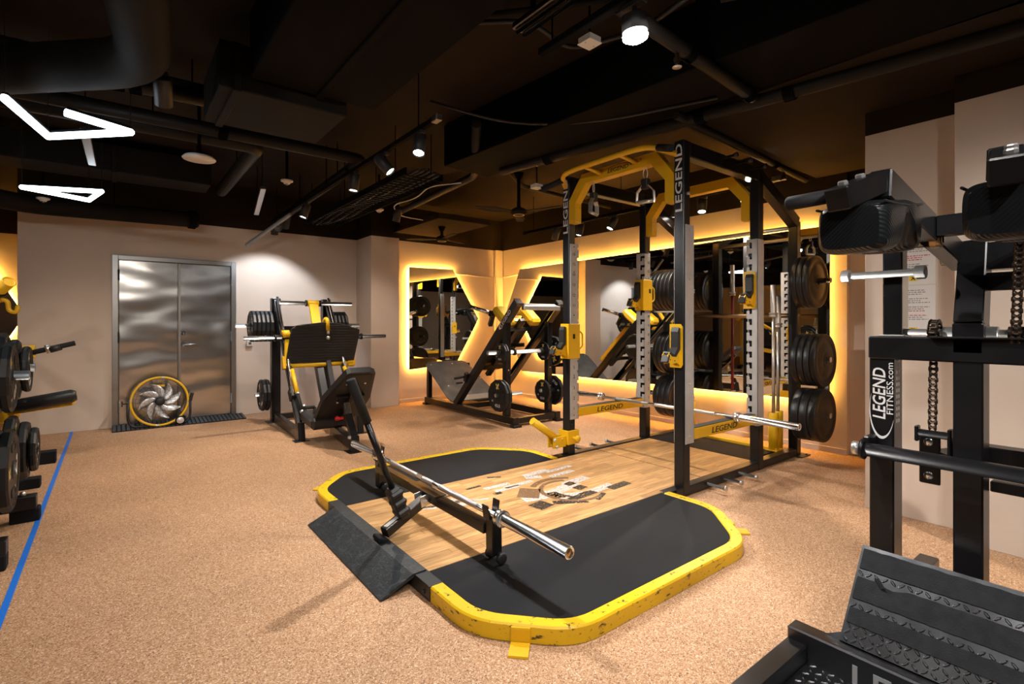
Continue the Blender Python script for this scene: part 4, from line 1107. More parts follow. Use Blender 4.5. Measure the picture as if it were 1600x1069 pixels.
# sled: tread plate, yellow frame, loading sleeves
sl = MB(); sl.tube([(1.43, 5.745, 0.695), (2.155, 5.745, 0.695)], 0.024, 14)
for x in (1.445, 2.14):
    sl.bar((x, 5.75, 0.70), (x + (0.02 if x < 1.8 else -0.02), 5.80, 1.02), 0.055, 0.035, (0, -1, 0))
    sl.bar((x, 5.75, 0.66), (x, 5.79, 0.79), 0.085, 0.07, (0, -1, 0))
    sl.lathe([(0.0, -0.035), (0.045, -0.035), (0.045, 0.035), (0, 0.035)], (x, 5.80, 1.03), (1, 0, 0), 16)
sl.bar((1.775, 5.80, 1.10), (1.79, 5.98, 1.36), 0.10, 0.03, (0, -0.8, 0.6)); sl.tube([(1.725, 6.0, 1.375), (1.85, 6.0, 1.375)], 0.036, 16)
sl.tube(rbend([(1.84, 5.78, 1.14), (1.84, 5.72, 1.20), (1.84, 5.655, 1.19), (1.845, 5.645, 1.07)], 0.05), 0.021, 12)
fr = mesh('sled_frame', sl, 'yellow', LP)
b = MB(); b.tube([(1.845, 5.645, 1.07), (1.845, 5.642, 1.03)], 0.017, 12); b.ball((1.845, 5.642, 0.99), 0.022, 12); mesh('hook_tip', b, 'zinc', fr)
# tread plate with raised rows
pl = [(1.432, 5.735, 0.715), (2.165, 5.735, 0.715), (2.205, 5.67, 1.02), (2.205, 5.66, 1.075), (1.99, 5.645, 1.145), (1.78, 5.640, 1.155), (1.53, 5.645, 1.125), (1.47, 5.66, 1.085)]
b = MB(); b.prism(pl, (0, 0.022, 0.006)); tp = mesh('tread_plate', b, 'satin', LP)
b = MB()
for k in range(14):
    f = k / 14
    z = 0.735 + 0.41 * f; y = 5.731 - 0.088 * f
    x0 = 1.45 + 0.025 * f if f < 0.85 else 1.47 + 0.5 * (f - 0.85); x1 = 2.155 + 0.035 * f if f < 0.85 else 2.19 - 1.0 * (f - 0.85)
    n = 46
    for i in range(n):
        xa = x0 + (x1 - x0) * i / n
        b.add([(xa, y, z), (xa + 0.011, y, z), (xa + 0.011, y - 0.003, z + 0.012), (xa, y - 0.003, z + 0.012), (xa + 0.003, y - 0.004, z + 0.003), (xa + 0.008, y - 0.004, z + 0.003), (xa + 0.008, y - 0.006, z + 0.009), (xa + 0.003, y - 0.006, z + 0.009)],
              [(0, 1, 5, 4), (1, 2, 6, 5), (2, 3, 7, 6), (3, 0, 4, 7), (4, 5, 6, 7)])
o = mesh('tread_studs', b, 'satin', tp, kind='stuff')
def sleeve_bar(parent, x0, x1, y, z, c0, c1, r=0.022):
    b = MB(); b.cyl((x0, y, z), (x1, y, z), r, 20); s = mesh('loading_sleeve', b, 'chrome', parent)
    b = MB(); b.lathe([(0.026, 0), (0.036, 0.002), (0.036, 0.02), (0.026, 0.022)], (c0, y, z), (1 if c1 > c0 else -1, 0, 0), 20); b.cyl((c0, y, z), (c1, y, z), 0.030, 18); mesh('sleeve_collar', b, 'black', s)
sleeve_bar(LP, 1.04, 1.36, 5.80, 0.995, 1.33, 1.50); sleeve_bar(LP, 2.58, 2.26, 5.80, 0.995, 2.29, 2.10)
sleeve_bar(LP, 1.43, 1.73, 6.0, 1.375, 1.705, 1.73); sleeve_bar(LP, 2.24, 1.85, 6.0, 1.375, 1.88, 1.855)
# seat and backrest seen from behind
b = MB(); b.bar((1.70, 4.50, 0.07), (1.77, 5.25, 0.07), 0.07, 0.09); b.bar((1.77, 5.1, 0.09), (1.78, 5.46, 0.16), 0.07, 0.08); mesh('seat_beam', b, 'black', LP)
b = MB(); b.bar((1.70, 4.48, 0.0), (1.70, 4.50, 0.14), 0.07, 0.08, (0, 1, 0)); b.box(1.63, 1.78, 4.42, 4.56, 0.0, 0.008, 0.002); b.bar((1.70, 4.50, 0.12), (1.685, 4.60, 0.32), 0.06, 0.06, (0, 1, 0)); sc = mesh('seat_support', b, 'black', LP)
b = MB(); b.bar((1.686, 4.592, 0.305), (1.680, 4.640, 0.42), 0.052, 0.052, (0, 1, 0)); mesh('adjuster_tube', b, 'chrome', sc)
b = MB(); b.cyl((1.655, 4.50, 0.13), (1.745, 4.50, 0.13), 0.016); b.bolt((1.655, 4.50, 0.13), (-1, 0, 0), 0.014, 0.01); mesh('pivot_pin', b, 'zinc', sc)
b = MB(); b.ball((1.655, 4.80, 0.255), 0.024, 12); b.cyl((1.66, 4.80, 0.255), (1.71, 4.80, 0.255), 0.014); mesh('pull_knob', b, 'red', sc)
pn = V((0, -0.674, -0.739)); pu = V((0, -0.739, 0.674)); c0 = V((1.725, 4.975, 0.20))
oct_ = [(-0.215, 0.0), (0.10, -0.005), (0.195, 0.10), (0.215, 0.36), (0.150, 0.74), (0.105, 0.765), (-0.085, 0.765), (-0.115, 0.75), (-0.235, 0.36), (-0.235, 0.02)]
pt = lambda a, h, k: c0 + V((a, 0, 0)) + pu * h + pn * k
b = MB(); b.prism([pt(a, h, 0.0) for a, h in oct_], -pn * 0.05)
b.prism([pt(a * 0.95, 0.01 + h * 0.96 + 0.01, -0.05) for a, h in oct_], -pn * 0.014); bk = mesh('backrest', b, 'vinyl', LP)
b = MB(); b.prism([pt(a * 0.9, 0.03 + h * 0.92, 0.004) for a, h in oct_], -pn * 0.006); mesh('backing_board', b, 'satin', bk)
b = MB()
for a, h in ((-0.09, 0.32), (0.13, 0.36), (-0.075, 0.60), (0.09, 0.60)):
    b.lathe([(0.012, 0), (0.012, 0.004), (0, 0.005)], pt(a, h, 0.004), pn, 12)
mesh('pad_bolt', b, 'zinc', bk)
b = MB(); b.bar(pt(0.0, 0.08, 0.03), pt(0.0, 0.62, 0.03), 0.045, 0.05, pn); b.bar(pt(-0.13, 0.42, 0.02), pt(0.13, 0.42, 0.02), 0.05, 0.03, pn); mesh('back_bracket', b, 'black', bk)
b = MB(); b.cbox((1.635, 5.10, 0.215), (0.185, 0, 0), (0, 0.20, 0.015), (0, -0.004, 0.055), 0.025); mesh('seat_cushion', b, 'vinyl', LP)
for s in (-1, 1):
    b = MB(); b.tube([(1.70 + s * 0.16, 5.10, 0.335), (1.70 + s * 0.27, 5.12, 0.335)], 0.016, 12); b.tube([(1.70 + s * 0.16, 5.10, 0.335), (1.70 + s * 0.16, 5.12, 0.15)], 0.014, 10); mesh('side_handle', b, 'foam', LP)
# plates stored on the posts
GP = 'grip plates on the leg press posts'
for k in range(5):
    put(F45, (1.415 - 0.045 * k, 6.40, 1.113), (-1, 0, 0), 'black grip plate, %s on the upper left peg of the leg press' % ORD[4 - k], GP, 30 * k)
for k in range(4):
    put(F45, (2.137 + 0.045 * k, 6.40, 1.113), (1, 0, 0), 'black grip plate, %s on the upper right peg of the leg press' % ORD[3 - k], GP, 30 * k)
for k in range(2):
    put(F45, (1.385 - 0.045 * k, 6.40, 0.323), (-1, 0, 0), 'black grip plate, %s on the lower left peg of the leg press' % ORD[1 - k], GP, 30 * k)
# ---------------------------------------------------------------- plate loaded hack squat in the lit corner
HS = thing('hack_squat', 'black hack squat machine with yellow pads and grey foot plate in the lit corner', 'squat machine', (3.8, 5.4, 0))
XL, XR = 3.50, 4.13
for x in (XL, XR):
    b = MB(); b.box(x - 0.04, x + 0.04, 4.42, 6.46, 0.025, 0.105, 0.004); b.box(x - 0.06, x + 0.05, 4.38, 4.46, 0.0, 0.028, 0.003); b.box(x - 0.06, x + 0.05, 6.40, 6.48, 0.0, 0.028, 0.003); mesh('base_rail', b, 'black', HS)
    b = MB(); b.box(x - 0.035, x + 0.035, 4.56, 4.63, 0.10, 1.17, 0.004); ps = mesh('front_post', b, 'black', HS)
    b = MB()
    for z in (0.62, 0.40): b.bolt((x, 4.56, z), (0, -1, 0), 0.008, 0.004)
    mesh('post_bolt', b, 'zinc', ps)
    b = MB(); b.box(x - 0.03, x + 0.03, 6.36, 6.42, 0.10, 0.56, 0.004); mesh('rear_leg', b, 'black', HS)
    n = V((0, 0.71, 0.70))
    a, e = V((x, 5.66, 0.10)), V((x, 4.38, 1.385))
    b = MB()
    b.bar(a - n * 0.03, e - n * 0.03, 0.085, 0.014, n); b.bar(a + n * 0.035, e + n * 0.035, 0.085, 0.014, n)
    b.bar(a + V((0.034 if x < 3.8 else -0.034, 0, 0)) * -1, e + V((0.034 if x < 3.8 else -0.034, 0, 0)) * -1, 0.014, 0.07, n)
    rl = mesh('sled_rail', b, 'black', HS)
    b = MB(); b.bar(a + V((0, -0.3, 0.30)), e, 0.030, 0.022, n); mesh('guide_strip', b, 'zinc', rl)
    b = MB(); b.bar(a + (e - a) * 0.985 - n * 0.045, e + (e - a) * 0.012 - n * 0.045, 0.09, 0.006, n); b.bar(e - n * 0.05, e + n * 0.05, 0.095, 0.012, (e - a)); mesh('rail_cap', b, 'gunmetal', rl)
d = (V((XL, 4.38, 1.385)) - V((XL, 5.66, 0.10))).normalized(); nn = V((0, 0.71, 0.70))
text('lettering', 'LEGEND', 0.046, V((XL - 0.0425, 4.56, 1.205)), d, nn, 'decal', HS, width=0.24, bold=0.01)
b = MB(); n_ = 16
c_ = V((XL - 0.0428, 4.585, 1.18))
vs = []; 
for k in range(n_ + 1):
    an = R(95 + 150 * k / n_); w = 0.010 * math.sin(math.pi * k / n_)
    for rr in (1.0, 1.0 - w / 0.04): vs.append(c_ + d * 0.14 * rr * math.cos(an) + nn * 0.042 * rr * math.sin(an))
b.add(vs, [(2 * k, 2 * k + 1, 2 * k + 3, 2 * k + 2) for k in range(n_)]); mesh('swoosh', b, 'decal', HS)
# top cross plate
b = MB(); b.bar((XL + 0.043, 4.385, 1.345), (XR - 0.043, 4.385, 1.345), 0.10, 0.014, (0, -0.45, 0.9)); b.bar((XL + 0.043, 4.36, 1.32), (XR - 0.043, 4.36, 1.32), 0.05, 0.05); tc_ = mesh('top_cross_plate', b, 'zinc', HS)
b = MB(); b.bolt((XL + 0.10, 4.385, 1.354), (0, -0.45, 0.9), 0.016, 0.004); b.bolt((XR - 0.10, 4.385, 1.354), (0, -0.45, 0.9), 0.016, 0.004); mesh('cross_bolt', b, 'zinc', tc_)
for bx in ((4.43, 4.50, 0.03, 0.095), (5.60, 5.67, 0.03, 0.095), (6.36, 6.42, 0.40, 0.46)):
    b = MB(); b.box(XL + 0.04, XR - 0.04, *bx, 0.004); mesh('cross_member', b, 'black', HS)
# foot plate: chamfered sheet leaning back, with a bright toe strip
f0, fu = V((3.815, 5.71, 0.115)), V((0, 0.80, 0.60))
fp = [(-0.33, 0.0), (0.34, 0.0), (0.36, 0.22), (0.24, 0.76), (0.17, 0.80), (-0.36, 0.80), (-0.42, 0.74), (-0.42, 0.64), (-0.385, 0.08), (-0.37, 0.03)]
P_ = lambda a, h: f0 + V((a, 0, 0)) + fu * h
b = MB(); b.prism([P_(a, h) for a, h in fp], V((0, -0.60, 0.80)) * 0.012); ft = mesh('foot_plate', b, 'grey_sheet', HS)
b = MB(); b.prism([P_(a, h) + V((0, -0.6, 0.8)) * 0.0125 for a, h in ((-0.17, 0.01), (0.33, 0.01), (0.34, 0.10), (-0.14, 0.10))], V((0, -0.60, 0.80)) * 0.002); mesh('toe_strip', b, 'zinc', ft)
b = MB()
for a, h in ((-0.34, 0.74), (-0.27, 0.30), (0.0, 0.74), (-0.15, 0.03), (0.30, 0.40)): b.lathe([(0.012, 0), (0.010, 0.002), (0, 0.002)], P_(a, h) + V((0, -0.6, 0.8)) * 0.012, (0, -0.6, 0.8), 12)
mesh('plate_screw', b, 'zinc', ft)
# stop handles low on the left rail
b = MB(); b.tube([(3.46, 5.36, 0.49), (3.30, 5.40, 0.465)], 0.016, 12); b.tube([(3.46, 5.46, 0.40), (3.38, 5.48, 0.395)], 0.013, 10); b.bar((3.47, 5.40, 0.42), (3.45, 5.34, 0.53), 0.05, 0.05, (0, 1, 0)); mesh('stop_handle', b, 'satin', HS)
# sled on the rails: pads, yoke, loading bars
S = lambda x, s_, o: V((x, 5.66, 0.10)) + V((0, -0.7057, 0.7085)) * s_ + V((0, 0.7085, 0.7057)) * o
b = MB(); b.bar(S(XL + 0.06, 1.02, 0.075), S(XR - 0.06, 1.02, 0.075), 0.05, 0.05); b.bar(S(3.815, 0.45, 0.09), S(3.815, 1.45, 0.09), 0.075, 0.05, (0, 0.7, 0.7)); b.bar(S(XL + 0.06, 0.62, 0.075), S(XR - 0.06, 0.62, 0.075), 0.05, 0.05)
sf = mesh('sled_frame', b, 'black', HS)
b = MB(); b.cbox(S(3.815, 0.84, 0.165), (0.20, 0, 0), V((0, -0.7057, 0.7085)) * 0.36, V((0, 0.7085, 0.7057)) * 0.042, 0.02); mesh('back_pad', b, 'yvinyl', HS)
b = MB(); b.cbox(S(3.815, 1.02, 0.125), (0.21, 0, 0), V((0, -0.7057, 0.7085)) * 0.37, V((0, 0.7085, 0.7057)) * 0.006, 0.002)
for x in (3.62, 4.02):
    c = MB(); c.cbox(S(x, 1.40, 0.20), (0.085, 0, 0), V((0, -0.60, 0.80)) * 0.055, V((0, 0.80, 0.60)) * 0.15, 0.03); mesh('shoulder_pad', c, 'yvinyl', HS)
c = MB(); c.cbox(S(3.815, 1.30, 0.15), (0.11, 0, 0), V((0, -0.7057, 0.7085)) * 0.09, V((0, 0.7085, 0.7057)) * 0.04, 0.02); mesh('head_pad', c, 'yvinyl', HS)
b.bar(S(3.62, 1.30, 0.08), S(4.02, 1.30, 0.08), 0.06, 0.05); mesh('pad_board', b, 'satin', HS)
b = MB(); b.tube([(3.53, 4.93, 1.265), (4.12, 4.93, 1.265)], 0.024, 16); lb = mesh('yoke_bar', b, 'chrome', HS)
b = MB(); b.tube([(3.54, 4.94, 1.262), (3.36, 5.12, 1.345)], 0.024, 16); b.tube([(4.11, 4.94, 1.262), (4.30, 5.12, 1.345)], 0.024, 16); mesh('yoke_horn', b, 'chrome', lb)
b = MB()
for x in (3.53, 4.12): b.lathe([(0.036, -0.02), (0.036, 0.03), (0.026, 0.032)], (x, 4.935, 1.262), (1 if x < 3.8 else -1, 0, 0), 16)
for p, q in (((3.36, 5.12, 1.345), (3.35, 5.13, 1.35)), ((4.30, 5.12, 1.345), (4.31, 5.13, 1.35))): b.tube([p, q], 0.027, 16)
mesh('yoke_collar', b, 'satin', lb)
b = MB(); b.bar((3.57, 4.95, 1.26), (3.60, 5.06, 1.12), 0.05, 0.05); b.bar((4.08, 4.95, 1.26), (4.05, 5.06, 1.12), 0.05, 0.05); mesh('yoke_arm', b, 'satin', lb)
b = MB(); b.cyl((3.24, 4.60, 0.82), (4.38, 4.60, 0.82), 0.024, 18); ld = mesh('loading_bar', b, 'zinc', HS)
b = MB(); b.lathe([(0.03, 0), (0.04, 0.002), (0.04, 0.02), (0.03, 0.022)], (3.60, 4.60, 0.82), (1, 0, 0), 18); b.lathe([(0.03, 0), (0.04, 0.002), (0.04, 0.02), (0.03, 0.022)], (4.0, 4.60, 0.82), (1, 0, 0), 18); mesh('bar_collar', b, 'satin', ld)
for x0, x1 in ((3.34, 3.72), (4.00, 4.36)):
    b = MB(); b.cyl((x0, 4.595, 0.345), (x1, 4.595, 0.345), 0.022, 18); mesh('plate_peg', b, 'zinc', HS)
GH = 'grip plates on the hack squat'
for k in range(2): put(F45, (3.428 - 0.043 * k, 4.595, 0.338), (-1, 0, 0), 'black grip plate, %s on the lower left peg of the hack squat' % ('inner one' if k == 0 else 'outer one'), GH, 0)
for k in range(2): put(F10, (3.448 - 0.032 * k, 4.60, 0.813), (-1, 0, 0), 'small grip plate, %s on the left end of the hack squat loading bar' % ('inner one' if k == 0 else 'outer one'), GH, 0)
put(F25, (4.045, 4.595, 0.338), (-1, 0, 0), 'small grip plate on the lower right peg inside the right post of the hack squat', GH, 0)
put(F45, (4.205, 4.595, 0.338), (-1, 0, 0), 'large grip plate on the lower right peg outside the right post of the hack squat', GH, 150)
put(F10, (4.06, 4.60, 0.813), (-1, 0, 0), 'small grip plate inside the right post on the hack squat loading bar', GH, 0)
put(F45, (4.215, 4.60, 0.813), (-1, 0, 0), 'large grip plate outside the right post on the hack squat loading bar', GH, 200)
# ---------------------------------------------------------------- standing squat machine, right foreground
QM = thing('standing_squat_machine', 'black lever squat machine with shoulder pads, chains and tread foot plate at the right', 'squat machine', (2.2, 0.3, 0))
UY = ((0.603, 0.679), (0.365, 0.441), (0.127, 0.203))
for i, (a, c) in enumerate(UY):
    b = MB(); b.box(2.20, 2.296, a, c, 0.0 if i != 1 else 0.2, 1.035, 0.005); up = mesh('upright', b, 'black', QM)
    if i == 0:
        text('lettering', 'LEGEND', 0.040, (2.1994, 0.648, 0.905), (0, 0, 1), (0, 1, 0), 'decal', up, width=0.185, bold=0.012, shear=0.15)
        text('lettering', 'FITNESS.com', 0.020, (2.1994, 0.615, 0.925), (0, 0, 1), (0, 1, 0), 'decal', up, width=0.185)
        b = MB(); c_ = V((2.1994, 0.640, 0.845)); n_ = 22; vs = []
        for k in range(n_ + 1):
            an = R(55 + 200 * k / n_); w = 0.30 * math.sin(math.pi * k / n_) ** 0.8
            for rr in (1.0, 1.0 - w * 0.35): vs.append(c_ + V((0, 0.038 * rr * math.sin(an), 0.105 * rr * math.cos(an))))
        b.add(vs, [(2 * k, 2 * k + 1, 2 * k + 3, 2 * k + 2) for k in range(n_)]); mesh('swoosh', b, 'decal', up)
        b = MB()
        for r_ in range(11):
            for cc in range(2):
                y0 = 0; z = 0.80 + r_ * 0.022; x = 2.225 + cc * 0.022
                b.box(x, x + 0.013, 0.6025, 0.6032, z, z + 0.013, 0.0002)
        mesh('hole_grid', b, 'plate_grey', up)
b = MB(); b.box(2.195, 2.30, 0.125, 0.681, 1.030, 1.112, 0.005); tb = mesh('top_beam', b, 'black', QM)
b = MB(); b.bar((2.19, 0.50, 1.1125), (2.19, 0.14, 1.1125), 0.02, 0.006, (0, 0, 1)); mesh('wear_edge', b, 'gunmetal', tb)
b = MB(); b.box(2.225, 2.285, 0.585, 0.645, 1.112, 1.44, 0.005); sp = mesh('stop_post', b, 'black', QM)
b = MB(); b.box(2.222, 2.288, 0.5835, 0.5848, 1.12, 1.34, 0.0004); mesh('guide_strip', b, 'zinc', sp)
b = MB(); b.bar((2.215, 0.615, 1.114), (2.295, 0.615, 1.114), 0.08, 0.008); mesh('weld_bead', b, 'zinc', sp)
b = MB(); b.cyl((2.215, 0.765, 1.338), (2.215, 0.535, 1.338), 0.013, 16)
for y0, y1 in ((0.772, 0.745), (0.545, 0.515)): b.cyl((2.215, y0, 1.338), (2.215, y1, 1.338), 0.024, 20)
mesh('stop_pin', b, 'zinc', sp)
# leaning pivot mast
b = MB(); b.bar((2.245, 0.403, 1.06), (2.245, 0.403, 1.16), 0.078, 0.10, (1, 0, 0)); b.bar((2.245, 0.403, 1.14), (2.44, 0.425, 1.43), 0.076, 0.10, (1, 0, -0.5)); mesh('pivot_mast', b, 'black', QM)
b = MB(); b.bar((2.44, 0.44, 1.395), (2.44, 0.19, 1.395), 0.076, 0.095); mesh('pivot_beam', b, 'black', QM)
b = MB(); b.bar((2.34, 0.40, 1.30), (2.34, 0.20, 1.30), 0.05, 0.06); mesh('lower_tie', b, 'black', QM)
# swinging yoke: two arms, cross tube, hand grips, shoulder pads
for i, (y, sg) in enumerate(((0.47, 1), (0.235, -1))):
    b = MB(); b.bar((1.60, y, 1.530), (2.46, y, 1.392), 0.052, 0.080); ar = mesh('yoke_arm', b, 'black', QM)
    yc = 0.50 if sg > 0 else 0.205
    b = MB(); b.bar((1.415, yc + 0.005 * sg, 1.468), (1.605, y + 0.01 * sg, 1.535), 0.058, 0.058); st = mesh('pad_stub', b, 'black', QM)
    b = MB()
    for p in ((1.455, yc + 0.006 * sg, 1.512), (1.54, yc - 0.005 * sg, 1.542)): b.bolt(p, (-0.3, 0, 1), 0.012, 0.010)
    mesh('stub_bolt', b, 'zinc', st)
    b = MB(); b.tube([(1.47, yc + 0.035 * sg, 1.492), (1.43, yc + (0.128) * sg, 1.482), (1.43, yc + 0.132 * sg, 1.482)], [0.0185, 0.0185, 0.014], 18); mesh('hand_grip', b, 'foam', st)
    b = MB(); b.cyl((2.43, y - 0.05, 1.395), (2.43, y + 0.05, 1.395), 0.022, 18); mesh('pivot_bearing', b, 'bronze', ar)
    # pad: thick roll in front, arched underside over the shoulder, thinner lobe behind
    rows = []; N = 20; K = 24
    for k in range(N + 1):
        s = k / N; x = 1.475 + 0.315 * s
        zb = 1.338 + 0.100 * math.exp(-((s - 0.60) / 0.15) ** 2) + 0.022 * s
        zt = 1.470 + 0.040 * s
        e = min(1.0, (1 - abs(2 * s - 1) ** 7)) ** 0.5
        hw = 0.083 * (0.80 + 0.20 * e) * (1 - 0.08 * math.exp(-((s - 0.56) / 0.10) ** 2)); hh = (zt - zb) / 2 * (0.80 + 0.20 * e)
        ring_ = []
        for q in range(K):
            an = 2 * math.pi * q / K; ca, sa = math.cos(an), math.sin(an)
            pw = 0.42
            ring_.append((x, yc + hw * math.copysign(abs(ca) ** pw, ca), (zt + zb) / 2 + hh * math.copysign(abs(sa) ** pw, sa)))
        rows.append(ring_)
    vs = [p for r_ in rows for p in r_]
    fs = [(k * K + q, k * K + (q + 1) % K, (k + 1) * K + (q + 1) % K, (k + 1) * K + q) for k in range(N) for q in range(K)]
    b = MB(); b.add(vs, fs, True); b.add(rows[0], [list(range(K))[::-1]], True); b.add(rows[-1], [list(range(K))], True)
    pd = mesh('shoulder_pad', b, 'carbon', QM)
    sub = pd.modifiers.new('round', 'SUBSURF'); sub.levels = 1; sub.render_levels = 2
    b = MB()
    pts = [(1.478 + 0.31 * k / 16, yc + 0.076, 1.461 + 0.034 * k / 16 - 0.006 * math.sin(math.pi * k / 16)) for k in range(17)]
    b.tube(pts, 0.0035, 6); b.tube([(p[0], yc - 0.076, p[2]) for p in pts], 0.0035, 6); mesh('pad_piping', b, 'vinyl', pd)
b = MB(); b.bar((2.04, 0.445, 1.463), (2.04, 0.26, 1.463), 0.055, 0.062); xb_ = mesh('yoke_cross_tube', b, 'black', QM)
b = MB(); b.cyl((2.06, 0.62, 1.425), (2.06, 0.445, 1.425), 0.020, 18); b.lathe([(0.013, -0.001), (0.019, -0.001), (0.025, 0.002), (0.025, 0.03), (0.02, 0.031)], (2.06, 0.437, 1.425), (0, 1, 0), 20); mesh('plate_horn', b, 'bronze', xb_)
# chains: every link a pair of side plates with a roller between
link = MB()
for s in (-1, 1):
    link.tube([(0, s * 0.0085, 0.0065), (0, s * 0.0085, -0.0065)], [0.0055, 0.0055], 8)
link.box(-0.005, 0.005, -0.0115, -0.007, -0.011, 0.011, 0.001); link.box(-0.005, 0.005, 0.007, 0.0115, -0.011, 0.011, 0.001)
link.cyl((0, -0.010, 0.0), (0, 0.010, 0.0), 0.0048, 8)
def chain(label_name, p, q):
    p, q = V(p), V(q); L = (q - p).length; n = int(L / 0.0185); d = (q - p).normalized()
    rot = V((0, 0, -1)).rotation_difference(d).to_euler()
    root = bpy.data.objects.new(label_name, None); COL.objects.link(root); root.parent = QM; root.location = p - OFF[QM.name]; root.empty_display_size = 0.02
    OFF[root.name] = p
    first = None
    for k in range(n):
        if first is None:
            m = MB(); m.v, m.f, m.s = list(link.v), link.f, link.s
            first = mesh('chain_link', m, 'chain'); first.parent = root; o = first
        else:
            o = first.copy(); COL.objects.link(o)
        o.location = d * (k + 0.5) * 0.0185; o.rotation_euler = rot
        o.scale = (1, 1, 1) if k % 2 else (1.0, 0.86, 1.0)
chain('lift_chain', (2.06, 0.262, 1.428), (2.205, 0.292, 1.085))
chain('return_chain', (2.225, 0.497, 1.03), (2.235, 0.502, 0.775))
b = MB(); b.bar((2.045, 0.29, 1.50), (2.045, 0.235, 1.50), 0.045, 0.014); b.bar((2.012, 0.285, 1.505), (2.012, 0.285, 1.425), 0.012, 0.014); b.bar((2.012, 0.24, 1.505), (2.012, 0.24, 1.425), 0.012, 0.014)
for y in (0.285, 0.24):
    for x in (2.015, 2.06): b.bolt((x, y, 1.507), (0, 0, 1), 0.010, 0.012)
mesh('chain_clamp', b, 'gunmetal', QM)
# axle with sprockets
b = MB(); b.cyl((2.245, 0.60, 1.128), (2.245, 0.12, 1.128), 0.012, 16); ax_ = mesh('sprocket_axle', b, 'zinc', QM)
b = MB(); b.cyl((2.245, 0.475, 1.128), (2.245, 0.405, 1.128), 0.020, 18); b.cyl((2.245, 0.365, 1.128), (2.245, 0.335, 1.128), 0.022, 18); mesh('axle_sleeve', b, 'zinc', ax_)
def sprocket(y, r, t_, teeth, m='chain'):
    b = MB()
    n = teeth * 4; pts = []
    for k in range(n):
        rr = r if k % 4 in (0, 1) else r * 0.86
        an = 2 * math.pi * k / n
        pts.append((2.245 + rr * math.cos(an), y, 1.128 + rr * math.sin(an)))
    b.prism(pts, (0, t_, 0)); b.lathe([(0.022, -0.012), (0.022, t_ + 0.012)], (2.245, y, 1.128), (0, 1, 0), 16)
    return mesh('sprocket', b, m, ax_)
sprocket(0.492, 0.036, 0.010, 11); sprocket(0.290, 0.030, 0.010, 10); sprocket(0.256, 0.064, 0.006, 22, 'hinge'); sprocket(0.215, 0.045, 0.010, 14)
b = MB()
for k in range(14):
    an = R(-80 + 25.7 * k); c = V((2.245 + 0.040 * math.cos(an), 0.497, 1.128 + 0.040 * math.sin(an))); tt = V((-math.sin(an), 0, math.cos(an)))
    for s in (-1, 1): b.bar(c - tt * 0.008 + V((0, s * 0.011, 0)), c + tt * 0.008 + V((0, s * 0.011, 0)), 0.004, 0.012, V((math.cos(an), 0, math.sin(an))), 0.001)
    b.cyl(c - V((0, 0.01, 0)), c + V((0, 0.01, 0)), 0.005, 8)
mesh('chain_wrap', b, 'chain', ax_)
# lower lever assembly behind the uprights
b = MB(); b.box(2.30, 2.312, 0.495, 0.555, 0.585, 0.765, 0.003); bp_ = mesh('bolt_plate', b, 'black', QM)
b = MB()
for z in (0.735, 0.615): b.lathe([(0.015, 0), (0.015, 0.003), (0.012, 0.006), (0, 0.006)], (2.30, 0.527, z), (-1, 0, 0), 22)
mesh('chrome_bolt', b, 'chrome', bp_)
b = MB(); b.bar((2.30, 0.50, 0.70), (2.42, 0.36, 0.72), 0.09, 0.010); b.bar((2.36, 0.47, 0.70), (2.36, 0.13, 0.70), 0.07, 0.085); mesh('lower_lever', b, 'black', QM)
b = MB(); b.cyl((2.24, 0.545, 0.775), (2.24, 0.455, 0.775), 0.013, 14); b.bar((2.24, 0.545, 0.80), (2.24, 0.545, 0.745), 0.012, 0.03, (1, 0, 0)); b.bar((2.24, 0.455, 0.80), (2.24, 0.455, 0.70), 0.012, 0.03, (1, 0, 0)); mesh('chain_anchor', b, 'black', QM)
b = MB(); b.cyl((2.125, 0.675, 0.708), (2.125, 0.10, 0.708), 0.024, 22); rp = mesh('front_roller', b, 'black', QM)
b = MB(); b.lathe([(0, 0), (0.021, 0.001), (0.0235, 0.003), (0.0235, 0.028), (0.015, 0.029)], (2.125, 0.708, 0.708), (0, -1, 0), 20); mesh('roller_cap', b, 'zinc', rp)
b = MB(); b.lathe([(0.024, 0), (0.036, 0.0), (0.036, 0.012), (0.024, 0.012)], (2.125, 0.668, 0.708), (0, 1, 0), 22); b.box(2.12, 2.20, 0.655, 0.675, 0.70, 0.755, 0.004); b.ball((2.15, 0.668, 0.748), 0.009, 8); mesh('roller_collar', b, 'black', rp)
b = MB(); b.box(2.30, 2.34, 0.13, 0.365, 0.60, 0.635, 0.003); b.box(2.12, 2.20, 0.13, 0.68, 0.205, 0.262, 0.004); b.box(2.17, 2.235, 0.59, 0.70, 0.20, 0.27, 0.004); mesh('tie_tube', b, 'black', QM)
b = MB(); b.ball((2.20, 0.602, 0.27), 0.012, 10); mesh('tie_bolt', b, 'satin', QM)
